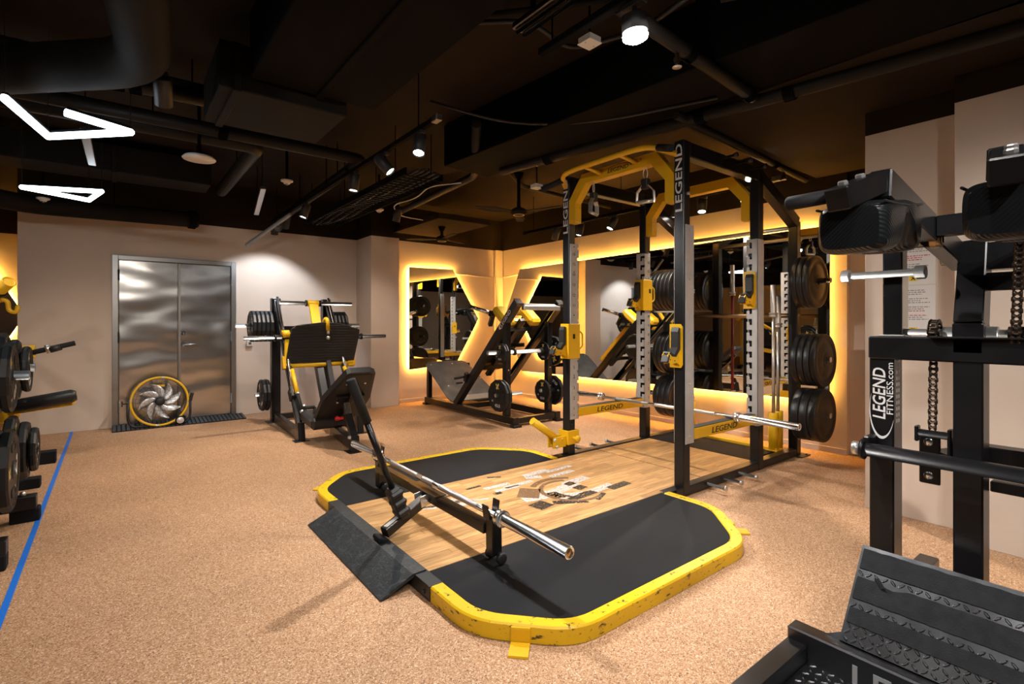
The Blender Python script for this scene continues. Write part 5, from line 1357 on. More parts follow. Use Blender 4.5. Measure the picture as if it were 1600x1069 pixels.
# base
for y0 in (0.648, 0.084):
    b = MB(); b.box(2.25, 3.0, y0, y0 + 0.074, 0.0, 0.075, 0.004); mesh('rear_foot', b, 'gunmetal', QM)
b = MB(); b.box(1.80, 1.862, 0.005, 0.795, 0.012, 0.137, 0.005); fb = mesh('front_beam', b, 'gunmetal', QM)
text('lettering', 'LEGEND', 0.082, (1.7993, 0.395, 0.066), (0, -1, 0), (0, 0, 1), 'decal_grey', fb, width=0.41, bold=0.012)
for y0 in (0.730, 0.005):
    b = MB(); b.box(1.0, 1.80, y0, y0 + 0.065, 0.0, 0.10, 0.005); mesh('side_rail', b, 'gunmetal', QM)
b = MB(); b.box(1.862, 2.3, 0.60, 0.70, 0.0, 0.06, 0.004); mesh('base_link', b, 'black', QM)
b = MB(); b.box(1.0, 1.80, 0.07, 0.730, 0.030, 0.048, 0.002); fl = mesh('tread_floor', b, 'tread', QM)
def lugs(name, P, nu, nv, su, sv, parent, nrm, skip=None):
    """raised diamond-tread lugs, joined as nobody could count them"""
    b = MB()
    for i in range(nu):
        for j in range(nv):
            a, c = (i + 0.5) * su, (j + 0.5) * sv
            if skip and skip(a, c): continue
            an = R(45 if (i + j) % 2 else -45) + 0.0
            u = V((math.cos(an), math.sin(an))); v = V((-u.y, u.x)); L, W = 0.0125, 0.0042
            base = [(-L, 0), (-L * .5, -W), (L * .5, -W), (L, 0), (L * .5, W), (-L * .5, W)]
            top = [(-L * .6, 0), (-L * .35, -W * .4), (L * .35, -W * .4), (L * .6, 0), (L * .35, W * .4), (-L * .35, W * .4)]
            vs = [P(a + u.x * p + v.x * q, c + u.y * p + v.y * q, 0) for p, q in base] + [P(a + u.x * p + v.x * q, c + u.y * p + v.y * q, 0.0028) for p, q in top]
            b.add(vs, [(k, (k + 1) % 6, 6 + (k + 1) % 6, 6 + k) for k in range(6)] + [list(range(6, 12))])
    return mesh(name, b, 'tread', parent, kind='stuff')
lugs('tread_lugs', lambda a, c, h: V((1.10 + c, 0.72 - a, 0.0482 + h)), 24, 26, 0.027, 0.027, fl, None)
# inclined foot plate with grip tape laid between bright tread strips
F0 = V((1.842, 0.648, 0.142)); FU = V((0.195, 0, 0.235)).normalized(); FN = V((-FU.z, 0, FU.x)); FL = 0.325
FP = lambda a, s, h: F0 + V((0, -a, 0)) + FU * s + FN * h
b = MB(); b.prism([FP(-0.003, 0, 0), FP(0.525, 0, 0), FP(0.525, FL, 0), FP(-0.003, FL, 0)], FN * -0.006)
b.prism([FP(-0.003, FL, 0), FP(0.525, FL, 0), FP(0.525, FL + 0.004, -0.02), FP(-0.003, FL + 0.004, -0.02)], FN * -0.004)
b.prism([FP(-0.05, 0.0, -0.008), FP(0.57, 0, -0.008), FP(0.57, 0.03, -0.008), FP(-0.0, 0.03, -0.008)], FN * -0.01)
fpl = mesh('foot_plate', b, 'tread', QM)
BANDS = ((0.062, 0.112), (0.142, 0.215), (0.243, 0.312))
def taped(a, s):
    return any(x0 - 0.006 < s < x1 + 0.004 for x0, x1 in BANDS)
lugs('tread_lugs', lambda a, s, h: FP(a, s, h), 23, 15, 0.0225, 0.0217, fpl, None, taped)
for k, (x0, x1) in enumerate(BANDS):
    b = MB(); n = 30; vs = []
    random.seed(k + 3)
    for i in range(n + 1):
        a = 0.004 + 0.515 * i / n
        j = random.uniform(-0.0015, 0.0015) - (0.012 * math.exp(-((a - 0.10) / 0.03) ** 2) if k == 1 else 0)
        vs += [FP(a, x0 + random.uniform(-0.001, 0.001), 0.003), FP(a, x1 + j, 0.003), FP(a, x0, 0.0012), FP(a, x1 + j, 0.0012)]
    fs = []
    for i in range(n):
        q = i * 4; fs += [(q, q + 4, q + 5, q + 1), (q + 2, q + 6, q + 4, q), (q + 1, q + 5, q + 7, q + 3)]
    b.add(vs, fs); mesh('grip_tape', b, 'grip_tape', fpl)
b = MB(); b.prism([FP(0.05, 0.222, 0.004), FP(0.075, 0.196, 0.006), FP(0.088, 0.200, 0.012), FP(0.065, 0.226, 0.010)], FN * 0.0012); mesh('lifted_tape_end', b, 'grip_tape', fpl)
# notices on the wall behind
for nm, z0, label in (('A', 1.383, 'upper white safety notice taped to the beige wall behind the squat machine'), ('B', 1.082, 'lower white safety notice taped to the beige wall behind the squat machine')):
    t = thing('notice_sheet', label, 'notice', (3.72, 0.925, z0))
    b = MB(); b.box(3.7182, 3.7195, 0.821, 1.031, z0, z0 + 0.297, 0.0003); sh = mesh('sheet', b, 'paper', t)
    random.seed(5 if nm == 'A' else 9)
    b = MB(); rr = MB(); z = z0 + 0.265
    k = 0
    while z > z0 + 0.085:
        for (y0, y1) in ((1.015, 0.845 + random.uniform(0, 0.05)),):
            tgt = rr if (nm == 'A' and k in (2, 3, 6, 7, 8)) or (nm == 'B' and k in (8, 9)) else b
            x = y0
            while x > y1:
                w = random.uniform(0.006, 0.020); tgt.box(3.7179, 3.7182, max(y1, x - w), x, z, z + 0.0055, 0.0001); x -= w + 0.004
        k += 1; z -= 0.0115 if k % 3 else 0.026
    mesh('print', b, 'print_grey', sh, kind='stuff'); mesh('print', rr, 'print_red', sh, kind='stuff')
    b = MB(); b.box(3.7178, 3.7182, 0.905, 0.945, z0 + 0.022, z0 + 0.050, 0.0001); lg = mesh('printed_logo', b, 'print_yellow', sh)
    b = MB(); b.prism([(3.7177, 0.935, z0 + 0.045), (3.7177, 0.930, z0 + 0.047), (3.7177, 0.912, z0 + 0.030), (3.7177, 0.917, z0 + 0.027)], (0.0002, 0, 0)); b.prism([(3.7177, 0.915, z0 + 0.045), (3.7177, 0.921, z0 + 0.045), (3.7177, 0.937, z0 + 0.028), (3.7177, 0.933, z0 + 0.026)], (0.0002, 0, 0)); mesh('logo_mark', b, 'ink', lg)
# ---------------------------------------------------------------- seated row of plate loaded machines at the left edge
# frame that carries the plates
ST = thing('plate_storage_frame', 'black storage frame holding grip plates at the left picture edge', 'weight rack', (-0.75, 4.0, 0))
for y in (3.78, 4.34):
    b = MB(); b.box(-0.72, -0.64, y - 0.04, y + 0.04, 0.07, 1.10, 0.004); mesh('post', b, 'black', ST)
b = MB(); b.box(-1.4, -0.36, 4.06, 4.14, 0.07, 0.15, 0.004); mesh('cross_foot', b, 'black', ST)
for y, x in ((3.37, -0.40), (4.10, -0.345)):
    b = MB(); b.box(x - 0.13, x, y - 0.035, y + 0.05, 0.0, 0.075, 0.006); mesh('rubber_foot', b, 'rubber', ST)
b = MB(); b.box(-1.2, -0.40, 3.34, 3.42, 0.07, 0.14, 0.004); b.box(-0.73, -0.63, 3.38, 4.4, 0.075, 0.15, 0.004); mesh('base_tube', b, 'black', ST)
b = MB(); b.ball((-0.42, 4.10, 0.16), 0.016, 10); mesh('foot_bolt', b, 'zinc', ST)
for y, z, L in ((3.68, 0.885, 0.31), (4.25, 0.885, 0.28), (3.87, 0.365, 0.24), (4.42, 0.365, 0.27)):
    b = MB(); b.cyl((-0.66, y, z), (-0.66 + L, y, z), 0.024, 18); mesh('plate_peg', b, 'zinc', ST)
    b = MB(); b.bar((-0.68, y, z), (-0.68, 4.34 if y > 4 else 3.78, z), 0.05, 0.06); mesh('peg_bracket', b, 'black', ST)
GL = 'grip plates on the left storage frame'
for k in range(2): put(F45L, (-0.455 - 0.051 * k, 3.87, 0.358), (1, 0, 0), 'large grip plate, %s on the lower near peg at the left edge' % ('outer one' if k == 0 else 'inner one'), GL, 90)
for k in range(2): put(F45, (-0.43 - 0.043 * k, 3.68, 0.878), (1, 0, 0), 'black grip plate, %s on the upper near peg at the left edge' % ('outer one' if k == 0 else 'inner one'), GL, 40)
put(F45L, (-0.535, 3.68, 0.878), (1, 0, 0), 'large grip plate, innermost on the upper near peg at the left edge', GL, 75)
put(F25, (-0.418, 4.25, 0.878), (1, 0, 0), 'small grip plate, outer one on the upper far peg at the left edge', GL, 20)
put(F45, (-0.470, 4.25, 0.878), (1, 0, 0), 'black grip plate, second from outside on the upper far peg at the left edge', GL, 50)
put(F45L, (-0.525, 4.25, 0.878), (1, 0, 0), 'large grip plate, innermost on the upper far peg at the left edge', GL, 10)
put(F25, (-0.40, 4.42, 0.358), (1, 0, 0), 'small grip plate, outer one on the lower far peg at the left edge', GL, 80)
put(F45, (-0.445, 4.42, 0.358), (1, 0, 0), 'black grip plate, second from outside on the lower far peg at the left edge', GL, 20)
put(F45L, (-0.505, 4.42, 0.358), (1, 0, 0), 'large grip plate, innermost on the lower far peg at the left edge', GL, 0)
# yellow bench machine behind it
YM = thing('row_machine', 'yellow plate-loaded row machine with black arm pads beside the blue tape', 'exercise machine', (-0.75, 5.0, 0))
b = MB(); b.box(-1.5, -0.40, 5.64, 5.72, 0.0, 0.09, 0.004); b.box(-1.0, -0.92, 4.6, 5.7, 0.02, 0.10, 0.004); mesh('base_tube', b, 'black', YM)
b = MB(); b.box(-0.53, -0.41, 4.86, 4.95, 0.0, 0.07, 0.005); b.box(-0.50, -0.38, 5.63, 5.73, 0.0, 0.10, 0.005); mesh('rubber_foot', b, 'rubber', YM)
b = MB(); b.box(-1.0, -0.92, 5.62, 5.72, 0.05, 1.35, 0.004); b.box(-1.0, -0.93, 4.60, 4.68, 0.05, 0.58, 0.004); b.bar((-0.96, 5.67, 0.62), (-0.54, 4.82, 0.545), 0.07, 0.07); b.bar((-0.60, 4.74, 0.555), (-0.22, 4.70, 0.60), 0.13, 0.022)
b.bar((-1.0, 4.70, 0.535), (-0.52, 4.72, 0.55), 0.10, 0.085); b.bar((-0.96, 5.60, 1.25), (-0.60, 4.90, 0.95), 0.06, 0.06); b.bar((-0.62, 4.90, 0.945), (-0.44, 4.92, 0.955), 0.05, 0.09); mesh('frame', b, 'yellow', YM)
b = MB(); b.tube([(-0.53, 4.66, 0.60), (-0.50, 4.66, 0.612), (-0.23, 4.62, 0.655), (-0.205, 4.62, 0.658)], [0.03, 0.044, 0.046, 0.032], 18); mesh('arm_pad', b, 'vinyl', YM)
b = MB(); b.tube([(-0.47, 4.90, 0.945), (-0.225, 4.88, 1.01)], 0.018, 14); gr = mesh('hand_grip', b, 'foam', YM)
b = MB(); b.lathe([(0.0, 0), (0.03, 0.001), (0.03, 0.03), (0, 0.031)], (-0.385, 4.89, 0.968), (1, 0, 0.26), 16); mesh('grip_collar', b, 'zinc', gr)
b = MB(); b.tube([(-0.36, 4.875, 0.965), (-0.30, 4.87, 0.985)], 0.022, 12); mesh('lower_grip', b, 'satin', gr)
b = MB(); b.bar((-0.98, 5.72, 1.26), (-0.70, 5.66, 1.335), 0.12, 0.02); mesh('arm_plate', b, 'yellow', YM)
b = MB(); b.tube([(-0.90, 5.85, 1.22), (-0.645, 5.52, 1.475)], 0.045, 20); b.lathe([(0.046, 0), (0.046, 0.004), (0.036, 0.004), (0.036, -0.10), (0, -0.10)], (-0.645, 5.52, 1.475), V((0.255, -0.33, 0.255)), 20); tu = mesh('lever_tube', b, 'yellow', YM)
b = MB(); b.lathe([(0.046, 0), (0.056, 0.0), (0.056, 0.03), (0.046, 0.03)], (-0.72, 5.617, 1.40), V((0.255, -0.33, 0.255)), 18); mesh('tube_collar', b, 'black', tu)
b = MB(); b.tube(rbend([(-0.70, 5.60, 1.34), (-0.66, 5.60, 1.33), (-0.655, 5.60, 1.25), (-0.61, 5.59, 1.235), (-0.60, 5.59, 1.29)], 0.03), 0.016, 12); mesh('rest_hook', b, 'yellow', YM)
# ---------------------------------------------------------------- ceiling services
def pipe(name, label, cat, pts, r, m='pipe', n=16, bend=0.08, fit=()):
    t = thing(name, label, cat, pts[0])
    b = MB(); b.tube(rbend(pts, bend), r, n); mesh('pipe_run', b, m, t)
    for p, d in fit:
        b = MB(); b.cyl(V(p) - V(d).normalized() * 0.03, V(p) + V(d).normalized() * 0.03, r * 1.22, 16); mesh('pipe_coupling', b, m, t)
    L = 0; P = [V(p) for p in pts]
    for a, c in zip(P, P[1:]):
        k = int((c - a).length // 1.2)
        for i in range(k):
            q = a + (c - a) * ((i + 0.5) / k)
            if abs((c - a).normalized().z) > 0.5: continue
            b = MB(); b.cyl((q.x, q.y, q.z + r * 0.9), (q.x, q.y, ZC), 0.005, 6); mesh('hanger_rod', b, 'duct_black', t)
    return t
pipe('duct_pipe', 'fat dark insulated pipe with an elbow high at the top left', 'pipe', [(-1.6, 4.75, 2.45), (0.13, 3.10, 2.45), (0.08, 2.62, 2.47), (-0.1, 0.8, 2.50)], 0.115, 'duct', 22, 0.22)
pipe('ceiling_pipe', 'brown pipe running across and turning along the spot track', 'pipe', [(-3.0, 4.08, 2.50), (1.62, 4.08, 2.50), (1.64, 6.6, 2.46)], 0.045, 'pipe', 16, 0.09, (((1.63, 4.35, 2.497), (0, 1, 0)), ((0.6, 4.08, 2.50), (1, 0, 0))))
pipe('ceiling_pipe', 'brown pipe crossing left above the cool light tubes', 'pipe', [(-3.2, 4.45, 2.56), (0.9, 4.45, 2.56), (0.9, 6.2, 2.56)], 0.06, 'pipe', 16, 0.1)
pipe('ceiling_pipe', 'thick pipe above the beige wall left of the steel door', 'pipe', [(-2.2, 5.0, 2.42), (-0.75, 6.55, 2.26), (0.75, 6.85, 2.33)], 0.085, 'duct', 18, 0.3, (((0.70, 6.84, 2.328), (1, 0.2, 0)),))
pipe('ceiling_pipe', 'dark sprinkler pipe with red band crossing near the bright spot lamp', 'pipe', [(1.60, 1.36, 2.44), (2.86, 1.45, 2.44)], 0.032, 'pipe', 14, 0.05, (((2.15, 1.40, 2.44), (1, 0.07, 0)), ((2.80, 1.446, 2.44), (1, 0.07, 0))))
pipe('ceiling_pipe', 'thin sprinkler pipe along the edge of the lowered ceiling slab', 'pipe', [(2.75, 1.88, 2.45), (4.95, 2.02, 2.45)], 0.026, 'pipe', 14, 0.05, (((4.25, 1.975, 2.45), (1, 0.06, 0)),))
pipe('ceiling_pipe', 'long dark main pipe under the deep black beam', 'pipe', [(2.62, 3.5, 2.46), (2.88, 1.9, 2.45), (3.12, 0.4, 2.45), (3.3, -2.0, 2.45)], 0.04, 'pipe', 16, 0.1, (((2.70, 3.0, 2.455), (0.15, -1, 0)), ((2.90, 1.8, 2.45), (0.15, -1, 0)), ((2.98, 1.3, 2.45), (0.15, -1, 0))))
pipe('ceiling_pipe', 'pale brown pipe climbing behind the spot track towards the corner', 'pipe', [(1.95, 2.9, 2.52), (2.6, 3.9, 2.50), (2.75, 5.9, 2.50)], 0.034, 'pipe', 14, 0.1)
pipe('ceiling_pipe', 'thin pipe with bend above the ceiling fans', 'pipe', [(2.65, 3.6, 2.60), (3.4, 4.2, 2.60), (4.9, 4.3, 2.60)], 0.022, 'pipe', 12, 0.1)
pipe('ceiling_pipe', 'dark pipe at the upper right behind the bright spot lamp', 'pipe', [(1.95, 1.12, 2.52), (2.3, 0.55, 2.52), (2.6, -0.6, 2.52)], 0.05, 'duct', 16, 0.2)
pipe('ceiling_pipe', 'pair-mate pipe below the flat duct on the left', 'pipe', [(-2.2, 3.78, 2.62), (1.25, 3.78, 2.62)], 0.055, 'duct', 16, 0.1)
pipe('ceiling_pipe', 'heavy valve pipe above the upper cool light tube', 'pipe', [(-2.0, 3.95, 2.55), (-0.25, 3.75, 2.55), (0.45, 3.70, 2.55)], 0.04, 'pipe', 14, 0.1, (((-0.2, 3.745, 2.55), (1, -0.1, 0)), ((0.02, 3.73, 2.55), (1, -0.1, 0)), ((0.1, 3.725, 2.55), (1, -0.1, 0))))
pipe('conduit', 'dark conduit looping past the white junction boxes', 'conduit', [(1.36, 2.36, 2.74), (1.70, 2.02, 2.72), (2.02, 2.08, 2.70), (2.05, 1.60, 2.60), (1.95, 1.0, 2.60)], 0.013, 'cable', 10, 0.12)
pipe('conduit', 'dark straight conduit crossing above the junction boxes', 'conduit', [(1.30, 2.75, 2.78), (1.55, 2.20, 2.78), (2.15, 1.50, 2.78)], 0.015, 'duct', 10, 0.05)
pipe('cable', 'black cable sagging under the deep beam', 'cable', [(1.62, 2.95, 2.60), (2.1, 2.75, 2.50), (2.5, 2.3, 2.47), (2.75, 1.6, 2.46)], 0.010, 'cable', 8, 0.3)
pipe('cable', 'pale wavy cable hanging under the corner ceiling', 'cable', [(2.55, 4.05, 2.46), (2.35, 4.30, 2.45), (2.45, 4.75, 2.43), (2.35, 5.1, 2.42), (2.65, 5.6, 2.42), (3.1, 5.75, 2.44)], 0.006, 'white', 8, 0.2)
def duct(label, x0, x1, y0, y1, z0, z1, m='duct', seams=()):
    t = thing('air_duct', label, 'duct', ((x0 + x1) / 2, (y0 + y1) / 2, z0))
    b = MB(); b.box(x0, x1, y0, y1, z0, z1, 0.006); mesh('duct_body', b, m, t)
    for s in seams:
        b = MB(); b.box(s - 0.02, s + 0.02, y0 - 0.012, y1 + 0.012, z0 - 0.012, z1, 0.004); mesh('duct_flange', b, m, t)
duct('flat painted air duct on the left below the black duct', 0.42, 1.07, 2.94, 3.53, 2.36, 2.60, 'duct', (0.5,))
duct('black air duct crossing at the top centre', 0.55, 1.22, 0.2, 2.90, 2.42, 2.75, 'duct_black', (0.9,))
duct('wide dark duct above the floor fan side', -0.9, 0.75, 5.75, 6.15, 2.50, 2.74, 'duct', (0.0,))
duct('brown duct hanging in the far left bay', -2.8, -0.95, 6.6, 7.1, 2.30, 2.6, 'duct', (-1.6,))
# steel cable tray with hangers
t = thing('cable_tray', 'black cable tray with mesh and bundled cables beside the spot track', 'cable tray', (2.05, 5.0, 2.36))
b = MB(); b.box(1.86, 1.875, 3.8, 6.5, 2.36, 2.42, 0.002); b.box(2.20, 2.215, 3.8, 6.5, 2.36, 2.42, 0.002); mesh('tray_side', b, 'duct_black', t)
b = MB()
for k in range(34): b.box(1.87, 2.205, 3.82 + k * 0.08, 3.835 + k * 0.08, 2.362, 2.368, 0.001)
mesh('tray_rungs', b, 'duct_black', t, kind='stuff')
for k, x in enumerate((1.93, 1.97, 2.02, 2.08, 2.13)):
    b = MB(); b.tube([(x + 0.015 * math.sin(i * 1.3 + k), 3.7 + 0.28 * i, 2.385 + 0.012 * math.sin(i + k)) for i in range(11)], 0.012, 8); mesh('cable', b, 'cable', t)
for y in (4.0, 5.2, 6.3):
    b = MB(); b.cyl((1.868, y, 2.42), (1.868, y, ZC), 0.004, 6); b.cyl((2.208, y, 2.42), (2.208, y, ZC), 0.004, 6); mesh('hanger_rod', b, 'duct_black', t)
def tray_bar(label, p, q):
    t = thing('steel_channel', label, 'bracket', p)
    b = MB(); b.bar(p, q, 0.05, 0.03); mesh('channel', b, 'hinge', t)
    for s in (0.15, 0.85):
        c = V(p) + (V(q) - V(p)) * s
        b = MB(); b.cyl((c.x, c.y, c.z), (c.x, c.y, ZC), 0.005, 6); mesh('threaded_rod', b, 'hinge', t)
tray_bar('grey steel bracket channel hanging beside the unlit track heads', (1.10, 5.2, 2.42), (1.22, 6.1, 2.34))
tray_bar('grey steel bracket between the two cool light tubes', (-0.16, 4.4, 2.45), (-0.13, 5.0, 2.36))
# ---------------------------------------------------------------- spot tracks and heads
def track(label, p, q):
    t = thing('light_track', label, 'light track', p)
    b = MB(); b.bar(p, q, 0.036, 0.034); tr = mesh('track_rail', b, 'duct_black', t)
    d = (V(q) - V(p)).normalized()
    b = MB(); b.bar(V(p) - d * 0.02, V(p) + d * 0.05, 0.042, 0.042); mesh('feed_cap', b, 'hinge', t)
    for s in (0.06, 0.5, 0.94):
        c = V(p) + (V(q) - V(p)) * s
        b = MB(); b.cyl((c.x, c.y, c.z), (c.x, c.y, ZC if not (2.9 < c.x < XM and c.y < 1.97) else 2.47), 0.004, 6); mesh('hanger_rod', b, 'duct_black', t)
    return t
ZTK = 2.42
track('black spot light track running from the picture centre towards the back wall', (1.57, 2.76, ZTK), (1.57, 6.95, ZTK))
track('black track with the bright lamp at the top centre', (1.57, 0.45, ZTK), (1.57, 1.80, ZTK))
track('black spot light track above the long mirror', (4.37, 2.0, 2.36), (4.37, 5.35, 2.36))
def head(label, x, y, zt, aim, lit='lens', L=0.15, r=0.042):
    if 'bright lamp' in label: L, r = 0.06, 0.05
    """cylindrical head, on a track or around an added fill spot; its light leaves through the lens"""
    t = thing('track_or_fill_spotlight', label, 'spotlight', (x, y, zt), 'black track spotlights')
    z0 = zt - 0.075
    b = MB(); b.box(x - 0.018, x + 0.018, y - 0.05, y + 0.05, zt - 0.038, zt - 0.014, 0.003); b.cyl((x, y, zt - 0.03), (x, y, z0 - 0.02), 0.010, 10); mesh('track_adapter', b, 'satin', t)
    c = V((x, y, z0 - 0.03)); d = (V(aim) - c).normalized()
    b = MB(); b.lathe([(0, -L * 0.55), (r * 0.9, -L * 0.55), (r, -L * 0.5), (r, L * 0.45), (r * 0.86, L * 0.45), (r * 0.80, L * 0.36)], c, d, 24); bd = mesh('lamp_body', b, 'satin', t)
    b = MB(); b.lathe([(r * 0.83, L * 0.38), (r * 0.5, L * 0.36), (0, L * 0.355)] if 'bright lamp' not in label else [(r * 0.70, L * 0.3), (r * 0.98, L * 0.3 + 0.022), (r * 0.94, L * 0.3 + 0.034), (r * 0.6, L * 0.3 + 0.044), (0, L * 0.3 + 0.047)], c, d, 24); mesh('lens', b, lit, bd)
    return c + d * (L * 0.62)
HEADS = ['black track head hanging nearest on the long centre track', 'second black track head on the long centre track', 'third black track head on the long centre track',
         'fourth black track head on the long centre track', 'black track head aimed at the wall behind the leg press', 'bright lamp at the top centre of the picture',
         'leftmost black track head above the long mirror', 'second black track head from the left above the long mirror', 'black track head right of the left front rack upright',
         'glaring track head seen by the left back rack upright', 'black track head left of the right front rack upright', 'black track head seen between the right rack uprights', 'glaring track head by the right back rack upright']
for lb, s, i in zip(HEADS, SPOTS, range(20)):
    zt = 2.36 if s[0] > 4 else ZTK
    head(lb, s[0], s[1], zt, s[3], 'lens_hot' if i in (5, 9, 12) else 'lens')
head('unlit black track head at the far end of the long track, straight down', 1.57, 6.82, ZTK, (1.57, 6.82, 0), 'lens_off')
head('unlit black track head near the far end of the long track, tilted', 1.57, 6.58, ZTK, (1.2, 6.3, 1.8), 'lens_off')
FILL_LAMPS = ['added fill lamp behind the camera aimed along the wooden floor', 'added fill lamp behind the camera aimed at the power rack', 'added fill lamp behind the camera aimed at the right wall', 'added fill lamp in the left bay aimed past the blue tape',
          'added fill lamp in the left bay close to the beige wall', 'added fill lamp beside the cable tray aimed at the pillar', 'added fill lamp left of the long track aimed at the steel door', 'added fill lamp over the squat machine foot plate', 'added fill lamp behind the squat machine aimed at the notices', 'added fill lamp behind the camera aimed down the room']
for lb, s in zip(FILL_LAMPS, SPOTS[13:]):  # head bodies and rods built around the added fill spots
    head(lb, s[0], s[1], 2.46, s[3])
    c = MB(); c.cyl((s[0], s[1], 2.44), (s[0], s[1], ZC), 0.008, 8); mesh('drop_rod', c, 'duct_black', bpy.data.objects[[o.name for o in COL.objects if o.get('label') == lb][0]])
# white pole at the far end of the track
b = MB(); b.cyl((1.56, 6.05, 2.37), (1.22, 6.62, 2.06), 0.022, 14)
tag(mesh('slanted_tube', b, 'white', base=(1.56, 6.05, 2.37)), 'slanted white tube below the far end of the long track', 'tube')
# batten without lamps beside the bright lamp
t = thing('strip_fitting', 'unlit twin strip light fitting left of the bright lamp', 'strip light', (1.50, 1.6, 2.5))
b = MB(); b.box(1.40, 1.48, 1.30, 1.80, 2.47, 2.50, 0.004); mesh('fitting_body', b, 'hinge', t)
b = MB(); b.cyl((1.42, 1.31, 2.462), (1.42, 1.79, 2.462), 0.011, 12); b.cyl((1.46, 1.31, 2.462), (1.46, 1.79, 2.462), 0.011, 12); mesh('unlit_tube', b, 'gunmetal', t)
b = MB(); b.cyl((1.44, 1.70, 2.50), (1.44, 1.70, ZC), 0.012, 8); mesh('drop_rod', b, 'duct_black', t)
# junction boxes
for (x, y, z, lb) in ((1.36, 2.36, 2.74, 'white junction box on the ceiling left of centre'), (1.92, 1.82, 2.62, 'white junction box on the conduit near the bright lamp'), (3.05, 3.55, 2.42, 'small white sensor plate above the ceiling fan')):
    t = thing('junction_box', lb, 'junction box', (x, y, z))
    b = MB(); b.box(x - 0.045, x + 0.045, y - 0.045, y + 0.045, z - 0.035, z - 0.03, 0.002); b.box(x - 0.042, x + 0.042, y - 0.042, y + 0.042, z - 0.03, z, 0.003); mesh('box_body', b, 'white', t)
    b = MB(); b.cyl((x - 0.03, y, z - 0.0355), (x - 0.03, y, z - 0.034), 0.004, 8); b.cyl((x + 0.03, y, z - 0.0355), (x + 0.03, y, z - 0.034), 0.004, 8); mesh('cover_screw', b, 'hinge', t)
    b = MB(); b.cyl((x, y, z), (x, y, ZC), 0.006, 6); mesh('drop_rod', b, 'duct_black', t)
# disc, detectors, sprinklers
t = thing('ceiling_disc', 'round white disc speaker hanging at the left', 'speaker', (0.469, 4.17, 2.3))
b = MB(); b.lathe([(0, 0), (0.100, 0.0), (0.104, 0.006), (0.090, 0.022), (0.03, 0.03)], (0.469, 4.17, 2.30), (0, 0, 1), 32); mesh('disc', b, 'white', t)
b = MB(); b.cyl((0.469, 4.17, 2.325), (0.469, 4.17, 2.40), 0.016, 12); b.bar((0.469, 4.17, 2.40), (0.469, 4.17, ZC), 0.03, 0.02, (1, 0, 0)); mesh('drop_bracket', b, 'duct_black', t)
def detector(lb, x, y, z):
    t = thing('smoke_detector', lb, 'smoke detector', (x, y, z))
    b = MB(); b.lathe([(0, 0), (0.025, 0.0), (0.03, 0.012), (0.05, 0.02), (0.052, 0.032), (0, 0.034)], (x, y, z), (0, 0, 1), 22); mesh('detector_head', b, 'white', t)
    b = MB(); b.lathe([(0, -0.012), (0.010, -0.010), (0.012, 0)], (x, y, z), (0, 0, 1), 10); mesh('sensor_tip', b, 'hinge', t)
    b = MB(); b.cyl((x, y, z + 0.03), (x, y, ZC), 0.012, 8); mesh('drop_rod', b, 'duct_black', t)
detector('white smoke detector left of the spot track', 1.22, 4.85, 2.40)
detector('white smoke detector right of the spot track by the corner', 2.35, 5.45, 2.40)
detector('white smoke detector at the top of the beige wall on the left', -0.52, 6.4, 2.28)
def sprinkler(lb, x, y, z):
    t = thing('sprinkler_head', lb, 'sprinkler', (x, y, z))
    b = MB(); b.cyl((x, y, z), (x, y, z - 0.05), 0.010, 10); b.cyl((x, y, z - 0.02), (x, y, z - 0.04), 0.016, 8); mesh('nozzle', b, 'bronze', t)
    b = MB(); b.lathe([(0, 0), (0.022, 0), (0.022, 0.003), (0, 0.003)], (x, y, z - 0.065), (0, 0, 1), 14); b.cyl((x, y, z - 0.05), (x, y, z - 0.063), 0.004, 8); mesh('deflector', b, 'zinc', t)
sprinkler('sprinkler head under the pipe near the bright lamp', 2.06, 1.40, 2.41)
sprinkler('sprinkler head at the edge of the lowered slab above the rack', 4.45, 1.99, 2.425)
# ceiling fans, blades at rest
def cfan(lb, x, y, zt, zf, a0):
    t = thing('ceiling_fan', lb, 'ceiling fan', (x, y, zf))
    b = MB(); b.cyl((x, y, zf + 0.02), (x, y, zt), 0.016, 12); b.lathe([(0.05, 0), (0.03, -0.05), (0.016, -0.06)], (x, y, zt), (0, 0, 1), 16); mesh('down_rod', b, 'duct_black', t)
    b = MB(); b.lathe([(0, -0.025), (0.06, -0.022), (0.085, -0.005), (0.085, 0.015), (0.05, 0.04), (0.02, 0.05), (0.018, 0.12)], (x, y, zf), (0, 0, 1), 26); mesh('motor_hub', b, 'duct', t)
    b = MB(); b.lathe([(0.045, -0.0275), (0.055, -0.0275), (0.055, -0.024), (0.045, -0.024)], (x, y, zf), (0, 0, 1), 26); mesh('hub_ring', b, 'bronze', t)
    for k in range(3):
        a = R(a0 + 120 * k); u = V((math.cos(a), math.sin(a), 0)); v = V((-u.y, u.x, 0)); c = V((x, y, zf))
        b = MB(); b.prism([c + u * 0.08 - v * 0.03, c + u * 0.28 - v * 0.055 + V((0, 0, -0.008)), c + u * 0.46 - v * 0.035, c + u * 0.47 + v * 0.03, c + u * 0.28 + v * 0.055 + V((0, 0, 0.012)), c + u * 0.08 + v * 0.03], (0, 0, 0.006)); mesh('fan_blade', b, 'duct', t)
cfan('small dark ceiling fan under the corner soffit panel', 3.36, 5.80, 2.40, 2.235, 20)
cfan('small dark ceiling fan left of the power rack top', 3.08, 3.85, 2.60, 2.22, 50)
